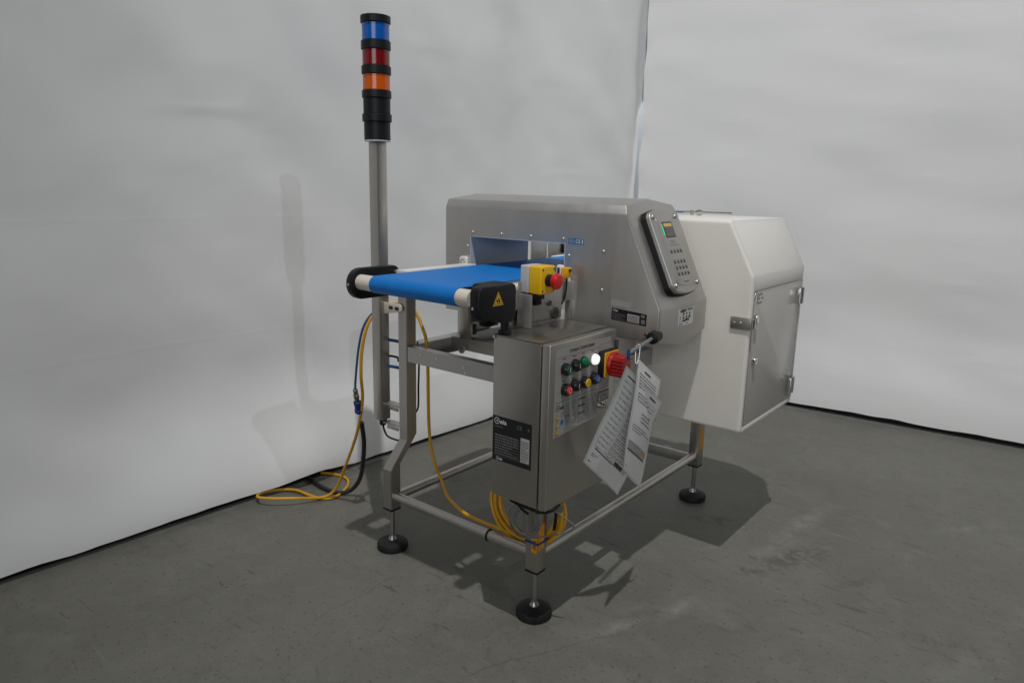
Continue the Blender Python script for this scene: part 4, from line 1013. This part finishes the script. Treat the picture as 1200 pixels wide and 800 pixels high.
# ------------------------------------------------------------ cables and hoses
g = G()
yc = [(0.350, 0.028, 0.2055), (0.300, 0.030, 0.209), (0.245, 0.045, 0.2145), (0.186, 0.07, 0.222), (0.140, 0.095, 0.248), (0.098, 0.11, 0.280), (0.070, 0.115, 0.340), (0.058, 0.115, 0.43), (0.056, 0.113, 0.62), (0.050, 0.112, 0.705), (0.036, 0.110, 0.745), (0.015, 0.106, 0.786), (-0.02, 0.098, 0.818), (-0.08, 0.089, 0.814), (-0.11, 0.074, 0.804), (-0.13, 0.054, 0.784), (-0.145, 0.029, 0.736), (-0.16, 0.018, 0.656), (-0.175, 0.024, 0.564), (-0.2, 0.049, 0.478), (-0.23, 0.06, 0.39), (-0.28, 0.075, 0.295), (-0.36, 0.092, 0.169), (-0.43, 0.103, 0.06), (-0.470, 0.080, 0.016), (-0.497, 0.022, 0.020), (-0.520, -0.033, 0.031), (-0.572, -0.090, 0.034), (-0.632, -0.111, 0.028), (-0.676, -0.073, 0.018), (-0.672, 0.0, 0.010), (-0.615, 0.042, 0.012), (-0.535, 0.052, 0.010), (-0.475, 0.075, 0.0065), (-0.458, 0.115, 0.0065), (-0.476, 0.165, 0.0065), (-0.515, 0.222, 0.0065), (-0.57, 0.256, 0.0065), (-0.635, 0.252, 0.0065), (-0.70, 0.222, 0.0065), (-0.82, 0.17, 0.0065)]
yc = [(0.505, 0.034, 0.2035), (0.43, 0.0285, 0.204)] + yc
g.tube(yc, 0.0055, 12, 0, 6)
tag(g.build('power_cable', 'yellow_cable'), 'yellow cable running from the cabinet over the pole to a loop on the floor', 'cable')
g = G()
g.tube([(-0.02, 0.094, 0.80), (-0.10, 0.095, 0.800), (-0.14, 0.085, 0.794), (-0.15, 0.045, 0.768), (-0.165, 0.027, 0.725), (-0.18, 0.019, 0.653), (-0.2, 0.022, 0.56), (-0.21, 0.025, 0.505)], 0.004, 10)
hose = g.build('air_hose', 'blue_hose'); tag(hose, 'thin blue air hose joined to a thick black hose beside the pole', 'hose')
ax = Vector((-0.012, 0.018, -0.055)).normalized()
g = G(); p = Vector((-0.209, 0.0245, 0.510))
g.lathe(p, ax, [(0.006, 0), (0.0085, 0.003), (0.0085, 0.014), (0.0075, 0.015), (0.0075, 0.022), (0.010, 0.024), (0.010, 0.036), (0.008, 0.046), (0.007, 0.062)], 16)
g.build('metal_fitting', 'brass', hose)
g = G(); g.lathe(p + ax * 0.052, ax, [(0.009, 0), (0.0135, 0.004), (0.0135, 0.016), (0.0125, 0.018), (0.0125, 0.034), (0.0145, 0.037), (0.0145, 0.048), (0.010, 0.054)], 18); g.build('coupling', 'bluecoup', hose)
g = G(); g.tube([(-0.2375, 0.072, 0.3715), (-0.243, 0.080, 0.348), (-0.27, 0.108, 0.272), (-0.33, 0.148, 0.161), (-0.375, 0.168, 0.085), (-0.420, 0.168, 0.032), (-0.455, 0.152, 0.0115), (-0.490, 0.136, 0.0095), (-0.553, 0.131, 0.0095), (-0.62, 0.139, 0.0095), (-0.68, 0.150, 0.0095), (-0.82, 0.168, 0.0095)], 0.0082, 12); g.build('rubber_hose', 'black_hose', hose)

# coil of spare yellow cable hanging from the cabinet beside the front leg
g = G(); pts = []; rnd = random.Random(3)
turns = 7
for k in range(turns * 14 + 1):
    a = 2 * math.pi * k / 14; t = k / 14
    ra = 0.118 + 0.012 * math.sin(t * 2.1) + rnd.uniform(-0.002, 0.002)
    rb_ = 0.098 + 0.010 * math.cos(t * 1.7) + rnd.uniform(-0.002, 0.002)
    pts.append((0.524 + ra * math.cos(a), 0.058 + 0.012 * math.sin(t * 2.6) + 0.02 * math.sin(a), 0.294 + rb_ * math.sin(a)))
g.tube(pts, 0.0052, 8, 0, 3)
tag(g.build('cable_coil', 'yellow_cable'), 'coiled bundle of spare yellow cable hanging under the control cabinet', 'cable')
g = G(); pts = []
for k in range(4 * 14 + 1):
    a = 2 * math.pi * k / 14 + 1.2; t = k / 14
    r_ = 0.036 + 0.007 * math.sin(t * 2.3); cx = 0.598 - 0.018 * (t % 2.0 < 1.0)
    pts.append((cx + 0.012 * math.sin(t) + r_ * 1.0 * math.cos(a), -0.046 + 0.006 * math.sin(t * 3.1) + 0.012 * math.cos(a), 0.308 + r_ * 1.15 * math.sin(a)))
pts = [(0.640, -0.03, 0.399), (0.625, -0.04, 0.375)] + pts + [(0.60, -0.042, 0.262), (0.66, -0.035, 0.280), (0.725, -0.03, 0.312), (0.742, -0.03, 0.336), (0.72, -0.05, 0.362), (0.70, -0.06, 0.382), (0.69, -0.065, 0.3995)]
g.tube(pts, 0.0021, 8, 0, 4)
gc = g.build('signal_cable', 'grey_cable'); tag(gc, 'thin grey cable looped round the front leg below the cabinet', 'cable')
g = G(); g.tube([(0.600, -0.122, 0.3975), (0.625, -0.121, 0.3925), (0.667, -0.121, 0.3915), (0.700, -0.118, 0.3905), (0.716, -0.095, 0.3930), (0.716, -0.062, 0.3985)], 0.0038, 8); g.build('cable_tail', 'rubber', cab)
g = G(); g.tube([(0.615, -0.118, 0.3975), (0.632, -0.112, 0.378), (0.650, -0.106, 0.366)], 0.0035, 8); g.build('cable_tail', 'rubber', cab)
g = G(); g.tube([(0.63, 0.03, 0.399), (0.645, 0.02, 0.36), (0.640, 0.035, 0.31), (0.632, 0.04, 0.26)], 0.0045, 8); g.build('cable_tail', 'rubber', cab)
g = G(); g.lathe((0.692, -0.045, 0.3998), (0.10, 0.35, -1), [(0.013, 0), (0.013, 0.010), (0.010, 0.012), (0.010, 0.026), (0.012, 0.028), (0.012, 0.038), (0.005, 0.040)], 14); g.build('cable_gland', 'grey_cable', cab)

# ------------------------------------------------------------ documents hanging on the rod
def document(name, corners, label, seed, style):
    TL, BL, BR, TR = [Vector(c_) for c_ in corners]
    n = (BL - TL).cross(TR - TL).normalized()
    if n.dot(Vector((1.689, -1.495, 1.2)) - TL) < 0: n = -n
    def S(u, v, h=0.0):
        a = TL + (TR - TL) * u; b_ = BL + (BR - BL) * u; p_ = a + (b_ - a) * v
        return p_ + n * (h + 0.009 * math.sin(math.pi * v) * math.sin(math.pi * u * 0.9) + 0.003 * math.sin(3.0 * v + 2 * u) + 0.002 * math.sin(7 * v - 4 * u))
    g = G(); nu, nv = 8, 12
    for h, flip in ((0.0, 0), (-0.0012, 1)):
        vv = [[g.bm.verts.new(S(i / nu, j / nv, h)) for i in range(nu + 1)] for j in range(nv + 1)]
        for j in range(nv):
            for i in range(nu): g.bm.faces.new((vv[j][i], vv[j + 1][i], vv[j + 1][i + 1], vv[j][i + 1]) if not flip else (vv[j][i], vv[j][i + 1], vv[j + 1][i + 1], vv[j + 1][i]))
    o = g.build(name, 'sleeve', sharp=60); tag(o, label, 'document', 'documents hanging on the rod')
    g = G()
    vv = [[g.bm.verts.new(S(0.03 + 0.94 * i / nu, 0.02 + 0.96 * j / nv, 0.0006)) for i in range(nu + 1)] for j in range(nv + 1)]
    for j in range(nv):
        for i in range(nu): g.bm.faces.new((vv[j][i], vv[j + 1][i], vv[j + 1][i + 1], vv[j][i + 1]))
    g.build('sheet', 'paper', o, sharp=60)
    g = G(); rnd = random.Random(seed)
    def bar(u0, u1, v0, v1, mi=0, h=0.0012):
        k = max(1, int((u1 - u0) / 0.12))
        for q in range(k):
            a, b_ = u0 + (u1 - u0) * q / k, u0 + (u1 - u0) * (q + 1) / k
            g.poly([S(a, v0, h), S(a, v1, h), S(b_, v1, h), S(b_, v0, h)], mi)
    def para(u0, u1, v0, v1, rows, mi=0):
        st = (v1 - v0) / rows
        for r_ in range(rows):
            u = u0; e = u1 if rnd.random() > 0.35 else u0 + (u1 - u0) * rnd.uniform(0.4, 0.9)
            while u < e:
                wl = rnd.uniform(0.03, 0.10); bar(u, min(u + wl, e), v0 + r_ * st, v0 + r_ * st + st * 0.30, mi); u += wl + 0.018
    if style == 'form':
        bar(0.70, 0.86, 0.045, 0.06, 0); bar(0.10, 0.45, 0.05, 0.062)
        v = 0.10
        while v < 0.78:
            bar(0.07, 0.92, v, v + 0.0022, 1)
            para(0.09, 0.30, v + 0.008, v + 0.026, 1, 1); para(0.36, 0.90, v + 0.007, v + 0.044, 2, 1)
            v += 0.052
        for u in (0.07, 0.33, 0.62, 0.92): bar(u, u + 0.005, 0.10, 0.78, 1)
        bar(0.10, 0.55, 0.80, 0.812); bar(0.58, 0.80, 0.76, 0.80); para(0.08, 0.30, 0.86, 0.90, 2)
        bar(0.06, 0.12, 0.945, 0.955)
    else:
        bar(0.30, 0.55, 0.05, 0.068); para(0.10, 0.85, 0.10, 0.24, 5); para(0.10, 0.80, 0.27, 0.36, 3); para(0.30, 0.85, 0.42, 0.52, 3)
        para(0.10, 0.80, 0.55, 0.62, 3); bar(0.06, 0.80, 0.70, 0.775, 2); para(0.10, 0.5, 0.705, 0.73, 1, 1); bar(0.58, 0.72, 0.712, 0.765, 3); bar(0.74, 0.79, 0.71, 0.74, 4); bar(0.06, 0.80, 0.775, 0.79, 5)
        bar(0.08, 0.12, 0.93, 0.94)
    g.build('print', ['darkprint', 'greyprint', 'labelgrey', 'orange_sticker', 'redprint', 'green_btn'], o)
    return o
doc = document('document', [(0.8408, 0.0247, 0.7761), (0.7281, 0.0235, 0.4953), (0.748, 0.186, 0.3497), (0.8549, 0.2006, 0.6476)], 'printed form in a clear sleeve, leaning to the left towards the cabinet', 4, 'form')
document('document', [(0.8534, 0.0589, 0.7918), (0.8326, 0.0482, 0.492), (0.7968, 0.2273, 0.3735), (0.819, 0.2534, 0.6902)], 'printed page with a coloured strip, in front of the leaning form', 9, 'page')
g = G(); q0 = P0.lerp(P1, 0.40)
g.tube([q0 + Vector((0.002, 0, 0.0065)), q0 + Vector((0.006, -0.002, 0)), Vector((0.8525, 0.0630, 0.7850)), Vector((0.8490, 0.0560, 0.7790)), q0 + Vector((-0.006, -0.002, -0.002)), q0 + Vector((-0.003, 0.001, 0.0062))], 0.0011, 8, 0, 5, True)
g.build('hanging_loop', 'paper', doc)
